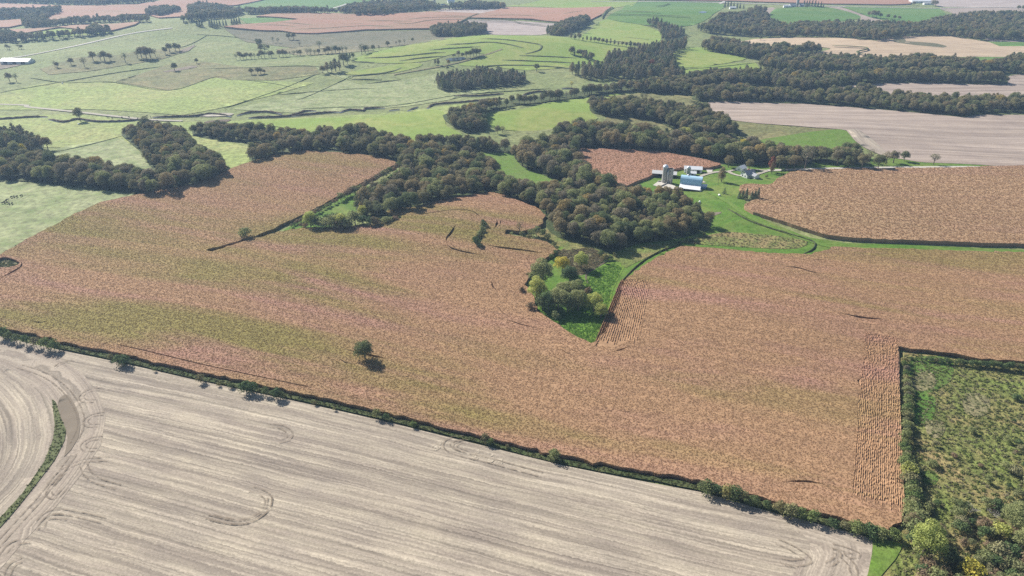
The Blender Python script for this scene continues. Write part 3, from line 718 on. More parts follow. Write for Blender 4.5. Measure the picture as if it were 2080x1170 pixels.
# ------------------------------------------------------------------ roads, creeks, banks
strip('road', wline([(1560, 347), (1650, 344), (1750, 342), (1950, 340), (2060, 341), (2200, 344)]), 4.6, M['road'], 0.45)
strip('road', wline([(10, 119), (60, 112), (150, 94), (252, 71), (300, 63), (350, 57)]), 6.0, M['road'], 0.30)
strip('road', wline([(-80, 206), (0, 212), (60, 218), (150, 227), (230, 236), (300, 243), (370, 246)]), 5.0, M['track_dirt'], 0.35)
strip('road', wline([(1200, 3), (1380, 4), (1480, 6), (1580, 9), (1676, 13), (1780, 15), (1908, 17), (2160, 24)], 3), 9.0, M['road'], 0.75, step=8)
strip('road', wline([(1462, 8), (1472, 3), (1484, -4)], 3), 8.0, M['road'], 0.8)
strip('road', wline([(672, 18), (690, 13), (705, 8)], 3), 7.0, M['road'], 0.6)
strip('farm_track', wline([(890, 131), (850, 140), (800, 150), (860, 137), (920, 128), (985, 110)] if False else [(800, 152), (850, 143), (900, 134), (950, 122), (985, 112), (1020, 100)]), 4.0, M['weeds'], 0.4)
fld('gravel_yard', [(-60, 125), (8, 126), (28, 130), (45, 132), (0, 141), (-60, 150)], 'bare', 5, step=8)
strip('driveway', wline([(1560, 347), (1545, 352), (1528, 357), (1505, 358), (1486, 353), (1478, 349), (1455, 350), (1440, 353), (1425, 358), (1418, 364), (1430, 372)]), 3.4, M['track_dirt'], 0.45)
strip('driveway', wline([(1478, 349), (1492, 346), (1505, 344), (1525, 345), (1560, 347)]), 2.6, M['track_dirt'], 0.5)
fld('concrete_yard', [(1434, 345), (1447, 345), (1447, 351), (1437, 352)], 'concrete', 9, step=5)
TER = [[(740, 118), (800, 116), (880, 108), (905, 107)], [(811, 124), (858, 118), (905, 114)], [(715, 125), (760, 127)], [(872, 102), (925, 98), (976, 95)], [(905, 91), (952, 89), (993, 86), (1030, 90), (1062, 97)],
       [(976, 79), (1026, 81), (1087, 89), (1100, 94), (1094, 103), (1068, 110)], [(1055, 113), (1110, 115), (1170, 118)], [(1020, 122), (1094, 125), (1165, 128)], [(966, 136), (1026, 133), (1087, 134), (1160, 139)],
       [(715, 161), (775, 162)], [(707, 155), (785, 148), (815, 138)], [(745, 170), (815, 162)]]
strips('terrace_banks', [wline(t) for t in TER], 4.5, M['bank_grass'], 0.1, h=1.1, step=4, label='dark grassy terrace banks curving over the green hill')
TER2 = [[(520, 53), (570, 54), (605, 57)], [(575, 48), (635, 53)], [(600, 62), (660, 60), (740, 55), (800, 57)], [(690, 52), (740, 50)], [(800, 48), (835, 50), (880, 43), (960, 42)], [(830, 42), (870, 38), (960, 37)], [(880, 34), (955, 35)], [(990, 34), (1050, 33), (1100, 36)], [(1145, 30), (1185, 24)], [(740, 45), (835, 46)],
        [(955, 44), (1010, 45), (1042, 45), (1060, 49), (1110, 54)], [(952, 39), (1026, 40), (1104, 46), (1151, 48)], [(920, 53), (976, 30)], [(1222, 38), (1245, 16)],
        [(1330, 15), (1360, 8)], [(1210, 30), (1300, 32), (1400, 36)], [(1250, 24), (1340, 27)], [(1690, 95), (1750, 98), (1762, 102), (1740, 108), (1755, 113)]]
strips('terrace_banks', [wline(t) for t in TER2], 4.0, M['bank_grass'], 2.3, h=0.6, step=6, label='thin dark grass terraces in the distant corn')
FEN = [[(0, 188), (120, 168), (235, 148), (330, 135)], [(60, 158), (130, 168), (200, 167), (235, 168), (345, 184), (435, 157), (470, 163)], [(412, 140), (500, 138), (600, 134), (650, 135)], [(640, 152), (580, 178), (500, 206), (455, 220)],
       [(285, 46), (228, 65)], [(400, 70), (480, 76), (560, 92)], [(500, 163), (560, 171), (600, 180)], [(560, 193), (700, 182), (760, 180)], [(420, 72), (350, 100)], [(450, 58), (540, 65), (562, 63)],
       [(600, 222), (700, 218), (800, 215), (920, 195), (1000, 188), (1120, 180)], [(450, 250), (560, 258), (640, 270)], [(1380, 142), (1470, 135), (1540, 127)], [(1240, 40), (1300, 50), (1335, 56)], [(1260, 75), (1330, 82)],
       [(97, 312), (180, 295), (260, 273)], [(-40, 545), (45, 499), (110, 467), (205, 417), (300, 398)], [(720, 152), (640, 190), (600, 205)], [(1915, 15), (1945, 38)]]
strips('fence_line_weeds', [wline(t) for t in FEN], 1.1, M['bank_grass'], 0.1, h=0.5, step=4, kind='stuff', label='thin dark lines of rank grass along the pasture fences')
strip('ditch_grass', wline([(1382, 497), (1340, 512), (1300, 536), (1262, 575), (1248, 610), (1238, 650)]), 1.3, M['darkweeds'], 0.1, h=0.8, kind='stuff', label='line of tall dark grass along the waterway edge')
strip('ditch_grass', wline([(1480, 425), (1520, 448), (1570, 466), (1640, 487), (1655, 495), (1650, 508), (1630, 517)]), 1.4, M['darkweeds'], 0.1, h=0.9, kind='stuff', label='dark weedy ditch curving below the farm lawn')
CRK = [[(-40, 243), (20, 241), (60, 238), (97, 237)], [(100, 242), (130, 248), (160, 242), (195, 247), (235, 247), (270, 245), (293, 240)], [(310, 238), (390, 236), (430, 232), (470, 236)], [(481, 234), (505, 229), (540, 227), (572, 231)], [(505, 239), (585, 236), (620, 226), (642, 225)], [(592, 236), (690, 227)],
       [(690, 228), (710, 223), (738, 225), (742, 221), (782, 219)], [(790, 224), (811, 222)], [(868, 220), (880, 213), (905, 210), (922, 209), (980, 204), (1025, 200)], [(922, 194), (950, 195), (986, 194), (1023, 190)], [(1060, 194), (1087, 187), (1128, 186)], [(1141, 179), (1174, 180)], [(828, 225), (848, 217)]]
strips('creek_bank', [wline(t) for t in CRK], 3.2, M['earth'], 0.1, h=1.5, step=2.5, label='steep dark earth banks of the winding pasture creek')
M['water'], _nt, _bs = new_mat('water')
_bs.inputs['Base Color'].default_value = (0.06, 0.075, 0.07, 1); _bs.inputs['Roughness'].default_value = 0.12; _bs.inputs['Specular IOR Level'].default_value = 0.5
bump(_nt, _bs, noise(_nt, mapping(_nt), 1.5, 3), 0.2, 0.1)
strips('creek_water', [wline([(x, y + 1.6) for x, y in t]) for t in CRK], 2.0, M['water'], 0.22, step=3)
fld('pond', [(905, 121), (920, 118), (945, 117), (938, 122), (915, 124)], 'water', 7, step=6, sm=3)
fld('pond', [(1418, 25), (1430, 23), (1436, 25), (1428, 27)], 'water', 7, step=6, sm=3)
strip('ditch', wline([(1195, 578), (1190, 560), (1205, 548), (1235, 530)]), 0.9, M['earth'], 0.3)
for px in ([(405, 237), (440, 230), (475, 231), (460, 236)], ): fld('gravel_bar', px, 'track_dirt', 6, step=6, sm=2)
for px in ([(355, 145), (330, 146), (390, 134), (400, 137)], [(360, 108), (395, 90), (385, 103)]): fld('bare_ground', px, 'bare', 6, step=6, sm=2)
fld('mud', [(413, 249), (440, 244), (470, 243), (455, 250), (430, 251)], 'earth', 6, step=5, sm=2)

# ------------------------------------------------------------------ trees
def leaf_mat(name, stops, var=0.3, trans=0.3, rough=0.75):
    m, nt, bs = new_mat(name)
    stops = [(q, tuple(x * 1.95 for x in c_)) for q, c_ in stops]
    oi = nd(nt, 'ShaderNodeObjectInfo')
    tc = nd(nt, 'ShaderNodeTexCoord')
    c = ramp(nt, oi.outputs['Random'], stops)
    n1 = noise(nt, tc.outputs['Object'], 0.5, 3, 0.6); n2 = noise(nt, tc.outputs['Object'], 2.5, 2, 0.6)
    c = mixc(nt, 1.0, c, ramp(nt, n1, ((0.3, (1 - var, 1 - var * 0.8, 1 - var)), (0.7, (1 + var, 1 + var * 0.8, 1 + var * 0.6)))), 'MULTIPLY')
    c = mixc(nt, 1.0, c, ramp(nt, n2, ((0.3, (0.72,) * 3), (0.7, (1.25,) * 3))), 'MULTIPLY')
    nt.links.new(c, bs.inputs['Base Color']); bs.inputs['Roughness'].default_value = rough
    tr = nd(nt, 'ShaderNodeBsdfTranslucent'); nt.links.new(c, tr.inputs[0])
    mx = nd(nt, 'ShaderNodeMixShader'); mx.inputs[0].default_value = trans
    nt.links.new(bs.outputs[0], mx.inputs[1]); nt.links.new(tr.outputs[0], mx.inputs[2])
    nt.links.new(mx.outputs[0], nt.nodes['Material Output'].inputs[0])
    return m
L = {}
WC = {'olive': (0.125, 0.128, 0.055), 'tawny': (0.165, 0.135, 0.075), 'dark green': (0.082, 0.102, 0.046), 'grey brown': (0.135, 0.118, 0.082), 'ochre': (0.20, 0.155, 0.065)}
for k_, c_ in WC.items(): L[k_] = leaf_mat('%s_leaves' % k_.replace(' ', '_'), ((0.0, tuple(x * .9 for x in c_)), (1.0, tuple(x * 1.1 for x in c_))))
L['oak'] = leaf_mat('oak_leaves', ((0.0, (0.085, 0.095, 0.045)), (0.2, (0.125, 0.12, 0.06)), (0.4, (0.15, 0.12, 0.07)), (0.55, (0.095, 0.11, 0.05)), (0.7, (0.16, 0.14, 0.08)), (0.85, (0.13, 0.115, 0.075)), (0.96, (0.12, 0.13, 0.055)), (1.0, (0.22, 0.16, 0.055))))
L['mixed'] = leaf_mat('mixed_wood_leaves', ((0.0, (0.07, 0.09, 0.045)), (0.3, (0.10, 0.11, 0.06)), (0.6, (0.13, 0.12, 0.075)), (0.85, (0.12, 0.11, 0.08)), (1.0, (0.19, 0.15, 0.07))))
L['greyolive'] = leaf_mat('grey_olive_leaves', ((0.0, (0.12, 0.13, 0.065)), (0.5, (0.155, 0.15, 0.08)), (1.0, (0.18, 0.165, 0.10))))
L['green'] = leaf_mat('deep_green_leaves', ((0.0, (0.05, 0.075, 0.035)), (0.5, (0.065, 0.095, 0.04)), (1.0, (0.085, 0.10, 0.045))))
L['shrub'] = leaf_mat('shrub_leaves', ((0.0, (0.07, 0.10, 0.035)), (0.3, (0.11, 0.135, 0.05)), (0.55, (0.15, 0.15, 0.07)), (0.8, (0.13, 0.115, 0.07)), (1.0, (0.17, 0.155, 0.06))))
L['brown'] = leaf_mat('russet_brush_leaves', ((0.0, (0.12, 0.085, 0.055)), (0.5, (0.15, 0.11, 0.07)), (1.0, (0.17, 0.12, 0.085))))
L['willow'] = leaf_mat('yellow_green_willow_leaves', ((0.0, (0.21, 0.235, 0.08)), (0.5, (0.235, 0.255, 0.085)), (1.0, (0.26, 0.262, 0.085))), trans=0.45)
L['olive'] = leaf_mat('olive_willow_leaves', ((0.0, (0.135, 0.15, 0.07)), (0.5, (0.155, 0.168, 0.078)), (1.0, (0.175, 0.182, 0.085))), trans=0.4)
L['gold'] = leaf_mat('golden_leaves', ((0.0, (0.26, 0.225, 0.045)), (1.0, (0.29, 0.25, 0.05))), trans=0.35)
L['red'] = leaf_mat('red_leaves', ((0.0, (0.135, 0.052, 0.035)), (1.0, (0.16, 0.062, 0.04))))
L['rust'] = leaf_mat('rust_leaves', ((0.0, (0.115, 0.085, 0.045)), (1.0, (0.13, 0.095, 0.05))))
L['conifer'] = leaf_mat('conifer_needles', ((0.0, (0.04, 0.06, 0.04)), (1.0, (0.055, 0.075, 0.045))), trans=0.1)
M['bark'] = plain('bark', (0.14, 0.115, 0.09), 0.9, 0.3, 3.0)
M['greybark'] = plain('bleached_bark', (0.42, 0.39, 0.36), 0.9, 0.2, 3.0)

def quads(C, Nn, size, r):
    """small leaf-clump faces at C facing roughly along Nn"""
    n = len(C)
    Nn = Nn + r.normal(0, 0.55, Nn.shape); Nn /= np.linalg.norm(Nn, axis=1)[:, None] + 1e-9
    t = r.normal(0, 1, (n, 3)); t -= (t * Nn).sum(1)[:, None] * Nn; t /= np.linalg.norm(t, axis=1)[:, None] + 1e-9
    b = np.cross(Nn, t)
    s = size * r.uniform(0.55, 1.25, (n, 1)); s2 = s * r.uniform(0.6, 1.0, (n, 1))
    V = np.stack([C - t * s * .5, C + b * s2 * .5 * r.uniform(.5, 1.2, (n, 1)), C + t * s * .5, C - b * s2 * .5], 1).reshape(-1, 3)
    return V
def crown_mesh(name, lobes, per, size, mat, seed, fill=0.25):
    r = np.random.default_rng(seed)
    Cs, Ns = [], []
    for (x, y, z, rad, sq) in lobes:
        n = int(per * rad ** 1.6)
        d = r.normal(0, 1, (n, 3)); d /= np.linalg.norm(d, axis=1)[:, None]
        d[:, 2] = np.where(d[:, 2] < -0.35, -d[:, 2], d[:, 2])
        rr = rad * np.where(r.random((n, 1)) < fill, r.uniform(0.3, 0.9, (n, 1)), r.uniform(0.85, 1.12, (n, 1)))
        Cs.append(np.array([x, y, z]) + d * rr * np.array([1, 1, sq])); Ns.append(d)
    V = quads(np.vstack(Cs), np.vstack(Ns), size, r)
    n = len(V) // 4
    me = bpy.data.meshes.new(name)
    me.from_pydata(V.tolist(), [], [(4 * i, 4 * i + 1, 4 * i + 2, 4 * i + 3) for i in range(n)])
    me.materials.append(mat)
    return me
def tubes_mesh(name, segs, mat, sides=5):
    V, F = [], []
    for (p0, p1, r0, r1) in segs:
        p0, p1 = np.array(p0, float), np.array(p1, float)
        d = p1 - p0; d /= np.linalg.norm(d) + 1e-9
        a = np.cross(d, [0.3, 0.9, 0.2]); a /= np.linalg.norm(a); b = np.cross(d, a)
        k = len(V)
        for p, rad in ((p0, r0), (p1, r1)):
            for j in range(sides):
                t = 2 * math.pi * j / sides
                V.append(tuple(p + a * rad * math.cos(t) + b * rad * math.sin(t)))
        for j in range(sides):
            F.append((k + j, k + (j + 1) % sides, k + sides + (j + 1) % sides, k + sides + j))
        F.append(tuple(k + sides + j for j in range(sides)))
    me = bpy.data.meshes.new(name); me.from_pydata(V, [], F); me.materials.append(mat)
    return me
def limbs(h, reach, n, r0, seed, top=0.75, sub=2):
    r = np.random.default_rng(seed)
    segs = [((0, 0, -0.4), (0.05, 0.03, h * .35), r0 * 1.25, r0), ((0.05, 0.03, h * .35), (0.1, -0.1, h * top), r0, r0 * .35)]
    for i in range(n):
        z0 = h * r.uniform(.28, .6); a = 2 * math.pi * (i + r.uniform(-.3, .3)) / n
        e = np.array([math.cos(a) * reach * .7, math.sin(a) * reach * .7, z0 + h * r.uniform(.12, .3)])
        segs.append(((0.05, 0, z0), e, r0 * .5, r0 * .2))
        for k in range(sub):
            q = e + np.array([math.cos(a + r.uniform(-1, 1)) * reach * .35, math.sin(a + r.uniform(-1, 1)) * reach * .35, h * r.uniform(.05, .2)])
            segs.append((e, q, r0 * .2, r0 * .06))
    return segs
def lob_round(seed, R_, H, n=13, lo=0.45, lob=0.42, sq=0.85):
    r = np.random.default_rng(seed); out = [(0, 0, H * .62, R_ * .55, 1.0)]
    for i in range(n):
        a = i * 2.4 + r.uniform(-.4, .4); t = (i + .5) / n
        el = math.asin(-0.35 + 1.3 * t if -0.35 + 1.3 * t < 1 else 1)
        k = R_ * (1 - lob * .8)
        out.append((math.cos(a) * math.cos(el) * k * r.uniform(.8, 1.1), math.sin(a) * math.cos(el) * k * r.uniform(.8, 1.1), H * (lo + (1 - lo) * .45) + math.sin(el) * H * (1 - lo) * .5 * r.uniform(.8, 1.05), R_ * lob * r.uniform(.75, 1.2), sq))
    return out
def lob_tall(seed, R_, H, n=14):
    r = np.random.default_rng(seed); out = []
    for i in range(n):
        t = (i + .5) / n; a = i * 2.4
        k = R_ * .55 * math.sin(math.pi * min(1, .18 + .8 * t)) 
        out.append((math.cos(a) * k, math.sin(a) * k, H * (.22 + .72 * t), R_ * r.uniform(.35, .55) * (1.15 - .5 * t), 1.2))
    return out
def conifer_mesh(name, R_, H, mat, seed):
    r = np.random.default_rng(seed); C, N_ = [], []
    for z in np.arange(0.08, 1.0, 0.035):
        rad = R_ * (1 - z) ** .85 + .12
        n = int(10 + 46 * rad / R_)
        a = r.uniform(0, 2 * math.pi, n); q = rad * np.sqrt(r.uniform(.25, 1.1, n)) * (1 + .18 * np.sin(a * 5 + z * 40))
        C.append(np.stack([np.cos(a) * q, np.sin(a) * q, H * z + r.uniform(-.15, .15, n) - .25 * q], -1))
        N_.append(np.stack([np.cos(a) * .8, np.sin(a) * .8, np.full(n, .7)], -1))
    V = quads(np.vstack(C), np.vstack(N_), .5 * H / 9, r)
    me = bpy.data.meshes.new(name); me.from_pydata(V.tolist(), [], [(4 * i, 4 * i + 1, 4 * i + 2, 4 * i + 3) for i in range(len(V) // 4)])
    me.materials.append(mat); return me

def proto_pair(crown, trunk): return (crown, trunk)
OAKS = []
for k in range(7):
    R_, H = [(4.7, 10.5), (4.3, 11.2), (5.2, 10.8), (4.0, 9.8), (4.6, 12.0), (3.7, 10.6), (5.0, 9.6)][k]
    OAKS.append((crown_mesh('oak_crown', lob_round(20 + k, R_, H, 14 + k % 4, lo=.14), 120, .46, L['oak'], 40 + k), tubes_mesh('oak_trunk', limbs(H, R_, 6, .34, 60 + k), M['bark'])))
PARK = []
for k in range(4):
    R_, H = [(4.7, 10.5), (4.0, 9.8), (4.4, 11.5), (3.6, 9.0)][k]
    PARK.append((crown_mesh('oak_crown', lob_round(320 + k, R_, H, 13, lo=.17), 110, .48, L['oak'], 340 + k), tubes_mesh('oak_trunk', limbs(H, R_, 6, .34, 360 + k), M['bark'])))
TALLS = []
for k in range(4):
    R_, H = [(3.2, 12.5), (2.8, 13.5), (3.6, 12.0), (3.0, 11.0)][k]
    TALLS.append((crown_mesh('tall_crown', lob_tall(80 + k, R_, H), 120, .48, L['mixed'], 90 + k, .4), tubes_mesh('tall_trunk', limbs(H, R_, 6, .28, 95 + k, .9), M['bark'])))
AIRY = []
for k in range(3):
    R_, H = [(3.0, 9.0), (2.6, 10.0), (3.4, 8.6)][k]
    AIRY.append((crown_mesh('airy_crown', lob_round(110 + k, R_, H, 11, lo=.3, lob=.4), 26, .5, L['mixed'], 120 + k, .5), tubes_mesh('airy_trunk', limbs(H, R_ * 1.15, 9, .26, 130 + k, .9, 3), M['bark'])))
def shrub_set(mat, seed, n=3, size=.34, per=105):
    out = []
    for k in range(n):
        R_, H = [(1.5, 2.6), (1.8, 2.4), (1.3, 3.0)][k % 3]
        out.append((crown_mesh('shrub_foliage', lob_round(seed + k, R_, H, 8, lo=.05, lob=.5), per, size, mat, seed + 10 + k), tubes_mesh('shrub_stems', limbs(H, R_, 5, .07, seed + 20 + k), M['bark'], 4)))
    return out
SHRUBS = shrub_set(L['shrub'], 200); BROWNS = shrub_set(L['brown'], 240); OLIVES = shrub_set(L['olive'], 260)
def recolour(pairs, mat):
    out = []
    for c, t in pairs:
        c2 = c.copy(); c2.materials.clear(); c2.materials.append(mat); out.append((c2, t))
    return out
GREEN_OAKS = recolour(OAKS[:4], L['green']); WILLOWS = recolour(OAKS[:3], L['willow']); OLIVE_TREES = recolour(OAKS[2:5], L['olive'])
GOLDS = recolour(OAKS[:2], L['gold']); REDS = recolour(TALLS[:2], L['red']); RUSTS = recolour(TALLS[1:3], L['rust']); RUST_OAKS = recolour(OAKS[:2], L['rust'])
MIXSHRUB = recolour(OAKS[3:6], L['mixed']); GOLDSHRUB = recolour(SHRUBS[:2], L['gold']); GSHRUB = recolour(SHRUBS, L['green'])
CONIFERS = [(conifer_mesh('conifer_crown', 2.2, 9.5, L['conifer'], 301), tubes_mesh('conifer_trunk', [((0, 0, -.3), (0, 0, 8.5), .2, .04)], M['bark'])),
            (conifer_mesh('conifer_crown', 1.7, 9.0, L['conifer'], 302), tubes_mesh('conifer_trunk', [((0, 0, -.3), (0, 0, 8.2), .18, .04)], M['bark']))]
SPRUCE_FAT = [(conifer_mesh('conifer_crown', 2.6, 5.6, L['conifer'], 303), tubes_mesh('conifer_trunk', [((0, 0, -.3), (0, 0, 5.0), .18, .04)], M['bark']))]

def plant(name, pair, x, y, sc, label, cat, group=None, crown='crown', trunk='trunk', sink=0.0):
    e = empty(name, (x, y, float(hgt(x, y)) - sink), random.uniform(0, 6.28), sc)
    for nm, me in ((crown, pair[0]), (trunk, pair[1])):
        if me is None: continue
        o = bpy.data.objects.new(nm, me); COL.objects.link(o); o.parent = e
    if sc > 0: e.scale = (sc * random.uniform(.92, 1.1), sc * random.uniform(.92, 1.1), sc * random.uniform(.9, 1.1))
    return tag(e, label, cat, group)
def tree_px(name, pairs, u, v, hpx, label, cat='tree', group=None, base_h=10.5, **kw):
    """a tree whose foot is seen at (u, v) and which stands hpx photo pixels tall"""
    p = at([u], [v])[0]; zc = proj(p)[2]
    dep = math.atan2(CAM_H - p[2], math.hypot(p[0], p[1]))
    h = hpx / FPX * zc / math.cos(dep)
    pair = random.choice(pairs)
    top = max(vv.co.z for vv in pair[0].vertices) if 'top' not in pair[0] else pair[0]['top']
    pair[0]['top'] = top
    return plant(name, pair, p[0], p[1], h / top, label, cat, group, **kw)

# ---- woods: canopy outlines in photo pixels
WOODS = [
 ('west', 'dense olive brown tree in the dark wood at the left edge', 'trees of the dark wood at the left edge', 7.0, [(-60, 312), (60, 308), (110, 322), (180, 328), (240, 340), (300, 347), (322, 352), (305, 335), (285, 305), (245, 272), (262, 258), (310, 252), (352, 256), (378, 262), (385, 285), (400, 300), (440, 318), (464, 338), (468, 352), (440, 365), (400, 378), (360, 388), (310, 397), (250, 390), (150, 378), (60, 366), (-60, 366)]),
 ('westtop', 'tree in the small stand at the left edge above the dark wood', 'trees of the small stand at the left edge', 7.0, [(-60, 268), (0, 265), (40, 264), (66, 278), (90, 292), (84, 306), (40, 314), (-60, 312)]),
 ('strip', 'dark tree in the band behind the upper corn field', 'trees of the band behind the upper corn field', 6.5, [(388, 256), (430, 254), (500, 256), (560, 264), (600, 268), (640, 270), (600, 292), (570, 292), (540, 294), (490, 287), (430, 282), (392, 274)]),
 ('centre', 'olive brown oak in the central wood around the corn', 'oaks of the central wood', 7.2, [(500, 306), (520, 298), (560, 294), (600, 284), (640, 270), (700, 260), (740, 262), (790, 275), (840, 290), (880, 298), (920, 304), (950, 310), (985, 320), (1010, 332), (1005, 345), (1000, 358), (1030, 358), (1060, 375), (1100, 380), (1150, 375), (1200, 382), (1262, 388), (1300, 382), (1360, 394), (1400, 408), (1425, 425), (1445, 450), (1440, 466), (1400, 478), (1350, 488), (1300, 492), (1265, 505), (1238, 518), (1212, 503), (1180, 493), (1140, 484), (1112, 468), (1108, 442), (1094, 425), (1060, 411), (1020, 398), (985, 392), (940, 400), (880, 414), (842, 427), (800, 436), (770, 436), (735, 440), (722, 425), (722, 405), (750, 385), (790, 365), (825, 345), (810, 325), (750, 315), (690, 309), (620, 307), (570, 315), (512, 330)]),
 ('hedge', 'dark tree in the narrow band behind the small green meadow', 'trees of the narrow band behind the meadow', 6.0, [(850, 281), (900, 278), (950, 281), (1000, 288), (1040, 297), (1045, 309), (1000, 308), (950, 308), (900, 300), (850, 296)]),
 ('farmwood', 'olive tree in the wood curving behind the farm corn patch', 'trees of the wood curving behind the farm', 7.0, [(1042, 306), (1060, 298), (1080, 291), (1124, 278), (1130, 262), (1155, 254), (1215, 254), (1290, 258), (1380, 276), (1447, 282), (1508, 288), (1568, 296), (1615, 303), (1650, 310), (1700, 310), (1720, 300), (1745, 305), (1762, 318), (1772, 335), (1720, 330), (1660, 328), (1622, 336), (1582, 335), (1531, 335), (1481, 329), (1447, 326), (1390, 313), (1289, 305), (1174, 302), (1161, 312), (1195, 338), (1230, 366), (1265, 385), (1300, 390), (1260, 400), (1180, 385), (1127, 361), (1094, 351), (1060, 337), (1044, 318)]),
 ('island', 'grey brown tree in the island wood beside the wide pale field', 'trees of the island wood', 7.0, [(1197, 209), (1210, 203), (1250, 201), (1300, 204), (1350, 211), (1400, 217), (1440, 220), (1475, 243), (1502, 262), (1500, 275), (1460, 282), (1430, 282), (1400, 276), (1370, 262), (1340, 248), (1290, 238), (1240, 237), (1200, 226)]),
 ('creek', 'dark tree in the narrow band winding along the creek', 'trees of the narrow creek band', 6.5, [(899, 232), (930, 224), (960, 217), (1000, 207), (1050, 199), (1100, 194), (1160, 187), (1220, 177), (1280, 170), (1320, 163), (1400, 158), (1440, 163), (1400, 192), (1350, 190), (1280, 184), (1230, 189), (1160, 199), (1100, 207), (1040, 214), (985, 225), (988, 245), (990, 262), (950, 270), (925, 258), (902, 242)]),
 ('east1', 'dark tree in the long wood along the wide pale field', 'trees of the long wood by the pale field', 7.5, [(1405, 200), (1412, 182), (1480, 174), (1560, 182), (1630, 188), (1700, 182), (1760, 175), (1800, 190), (1900, 195), (1960, 198), (2160, 204), (2160, 220), (2040, 226), (1990, 230), (1960, 237), (1900, 231), (1800, 222), (1650, 209), (1500, 205), (1420, 204)]),
 ('east2', 'dark tree in the wood between the two pale fields on the right', 'trees of the wood between pale fields', 8.0, [(1370, 165), (1420, 150), (1470, 142), (1500, 143), (1600, 148), (1700, 152), (1790, 147), (1900, 143), (1990, 150), (2045, 157), (2048, 170), (1980, 170), (1880, 166), (1800, 167), (1720, 172), (1700, 182), (1640, 188), (1590, 182), (1560, 172), (1480, 176), (1400, 185)]),
 ('east3', 'dark tree in the wood below the tan stubble field', 'trees of the wood below the tan field', 8.5, [(1535, 128), (1560, 116), (1650, 113), (1720, 114), (1800, 120), (1870, 113), (1950, 123), (2020, 128), (2060, 112), (2160, 115), (2160, 150), (2000, 150), (1900, 145), (1800, 150), (1700, 148), (1600, 145), (1540, 140)]),
 ('east4', 'tree in the finger of wood at the left tip of the tan field', 'trees of the finger of wood by the tan field', 8.5, [(1415, 92), (1450, 80), (1490, 83), (1530, 96), (1580, 92), (1620, 98), (1640, 88), (1675, 98), (1672, 108), (1620, 112), (1580, 118), (1530, 120), (1490, 112), (1430, 102)]),
 ('far1', 'hazy tree in the broad wood near the top right', 'trees of the broad far wood', 10.0, [(1412, 58), (1440, 44), (1465, 30), (1500, 28), (1540, 14), (1558, 20), (1560, 40), (1590, 50), (1640, 48), (1700, 44), (1800, 46), (1870, 48), (1900, 38), (1980, 27), (2160, 24), (2160, 80), (1990, 82), (1920, 72), (1860, 72), (1800, 80), (1780, 83), (1690, 74), (1560, 76), (1500, 72), (1430, 68)]),
 ('far2', 'grey brown tree in the wood at the end of the terraced hill', 'trees of the wood at the end of the terraced hill', 8.5, [(1143, 142), (1180, 133), (1225, 128), (1236, 112), (1290, 98), (1340, 88), (1390, 84), (1398, 95), (1370, 110), (1368, 138), (1400, 148), (1385, 163), (1300, 163), (1230, 165), (1180, 160)]),
 ('far3', 'tree in the bushy strip on the far green slope', 'trees of the bushy strip on the far slope', 9.0, [(1300, 42), (1330, 40), (1370, 56), (1400, 62), (1370, 85), (1345, 84), (1340, 62)]),
 ('far4', 'tree in the slanting stand beside the pale far field', 'trees of the slanting stand', 7.5, [(1108, 63), (1150, 44), (1190, 32), (1202, 38), (1185, 55), (1140, 73), (1110, 70)]),
 ('far5', 'tree in the grove above the terraced hill', 'trees of the grove above the terraced hill', 8.0, [(872, 58), (910, 50), (960, 51), (986, 54), (985, 68), (930, 75), (880, 74)]),
 ('grove', 'tall olive tree in the grove on the valley side', 'trees of the valley side grove', 7.0, [(888, 162), (900, 152), (940, 148), (985, 140), (1060, 150), (1076, 165), (1050, 172), (980, 178), (910, 187), (888, 178)]),
 ('terr', 'tree in the small clump on the right of the terraced hill', 'trees of the small terrace clump', 6.5, [(1152, 100), (1190, 104), (1209, 118), (1200, 123), (1160, 111)]),
 ('far6', 'tree in the wood around the far farmstead', 'trees of the far farmstead wood', 10.0, [(600, 18), (690, 20), (720, 8), (780, 2), (865, 3), (900, 14), (960, 4), (1025, 8), (1028, 18), (950, 19), (870, 20), (850, 22), (780, 32), (720, 32), (690, 28), (600, 28), (500, 30), (500, 20)]),
 ('far7', 'hazy blue tree in the woods of the top left corner', 'trees of the top left woods', 10.0, [(-60, 24), (60, 20), (122, 14), (128, 25), (90, 40), (110, 44), (160, 38), (230, 36), (305, 36), (305, 45), (200, 46), (110, 56), (60, 59), (45, 52), (50, 40), (-60, 36)]),
 ('far8', 'bluish tree in the belt below the top left corn', 'trees of the belt below the top left corn', 9.0, [(-60, 66), (20, 64), (35, 72), (80, 70), (170, 64), (195, 52), (225, 56), (226, 68), (150, 76), (50, 86), (-60, 92)]),
 ('far9', 'tree in the dark island grove in the far corn', 'trees of the far island grove', 9.0, [(293, 24), (305, 16), (330, 15), (365, 15), (369, 23), (330, 34), (300, 31)]),
 ('far10', 'bluish tree in the far wood near the conifers', 'trees of the far wood near the conifers', 10.0, [(383, 12), (410, 7), (450, 12), (490, 20), (500, 28), (470, 36), (430, 38), (395, 42), (380, 46), (340, 44), (385, 30)]),
 ('far11', 'hazy tree in the wood along the top edge', 'trees of the top edge woods', 11.0, [(-60, -6), (100, -4), (200, 0), (330, -8), (310, 4), (200, 12), (100, 8), (-60, 6)]),
]
cand = []
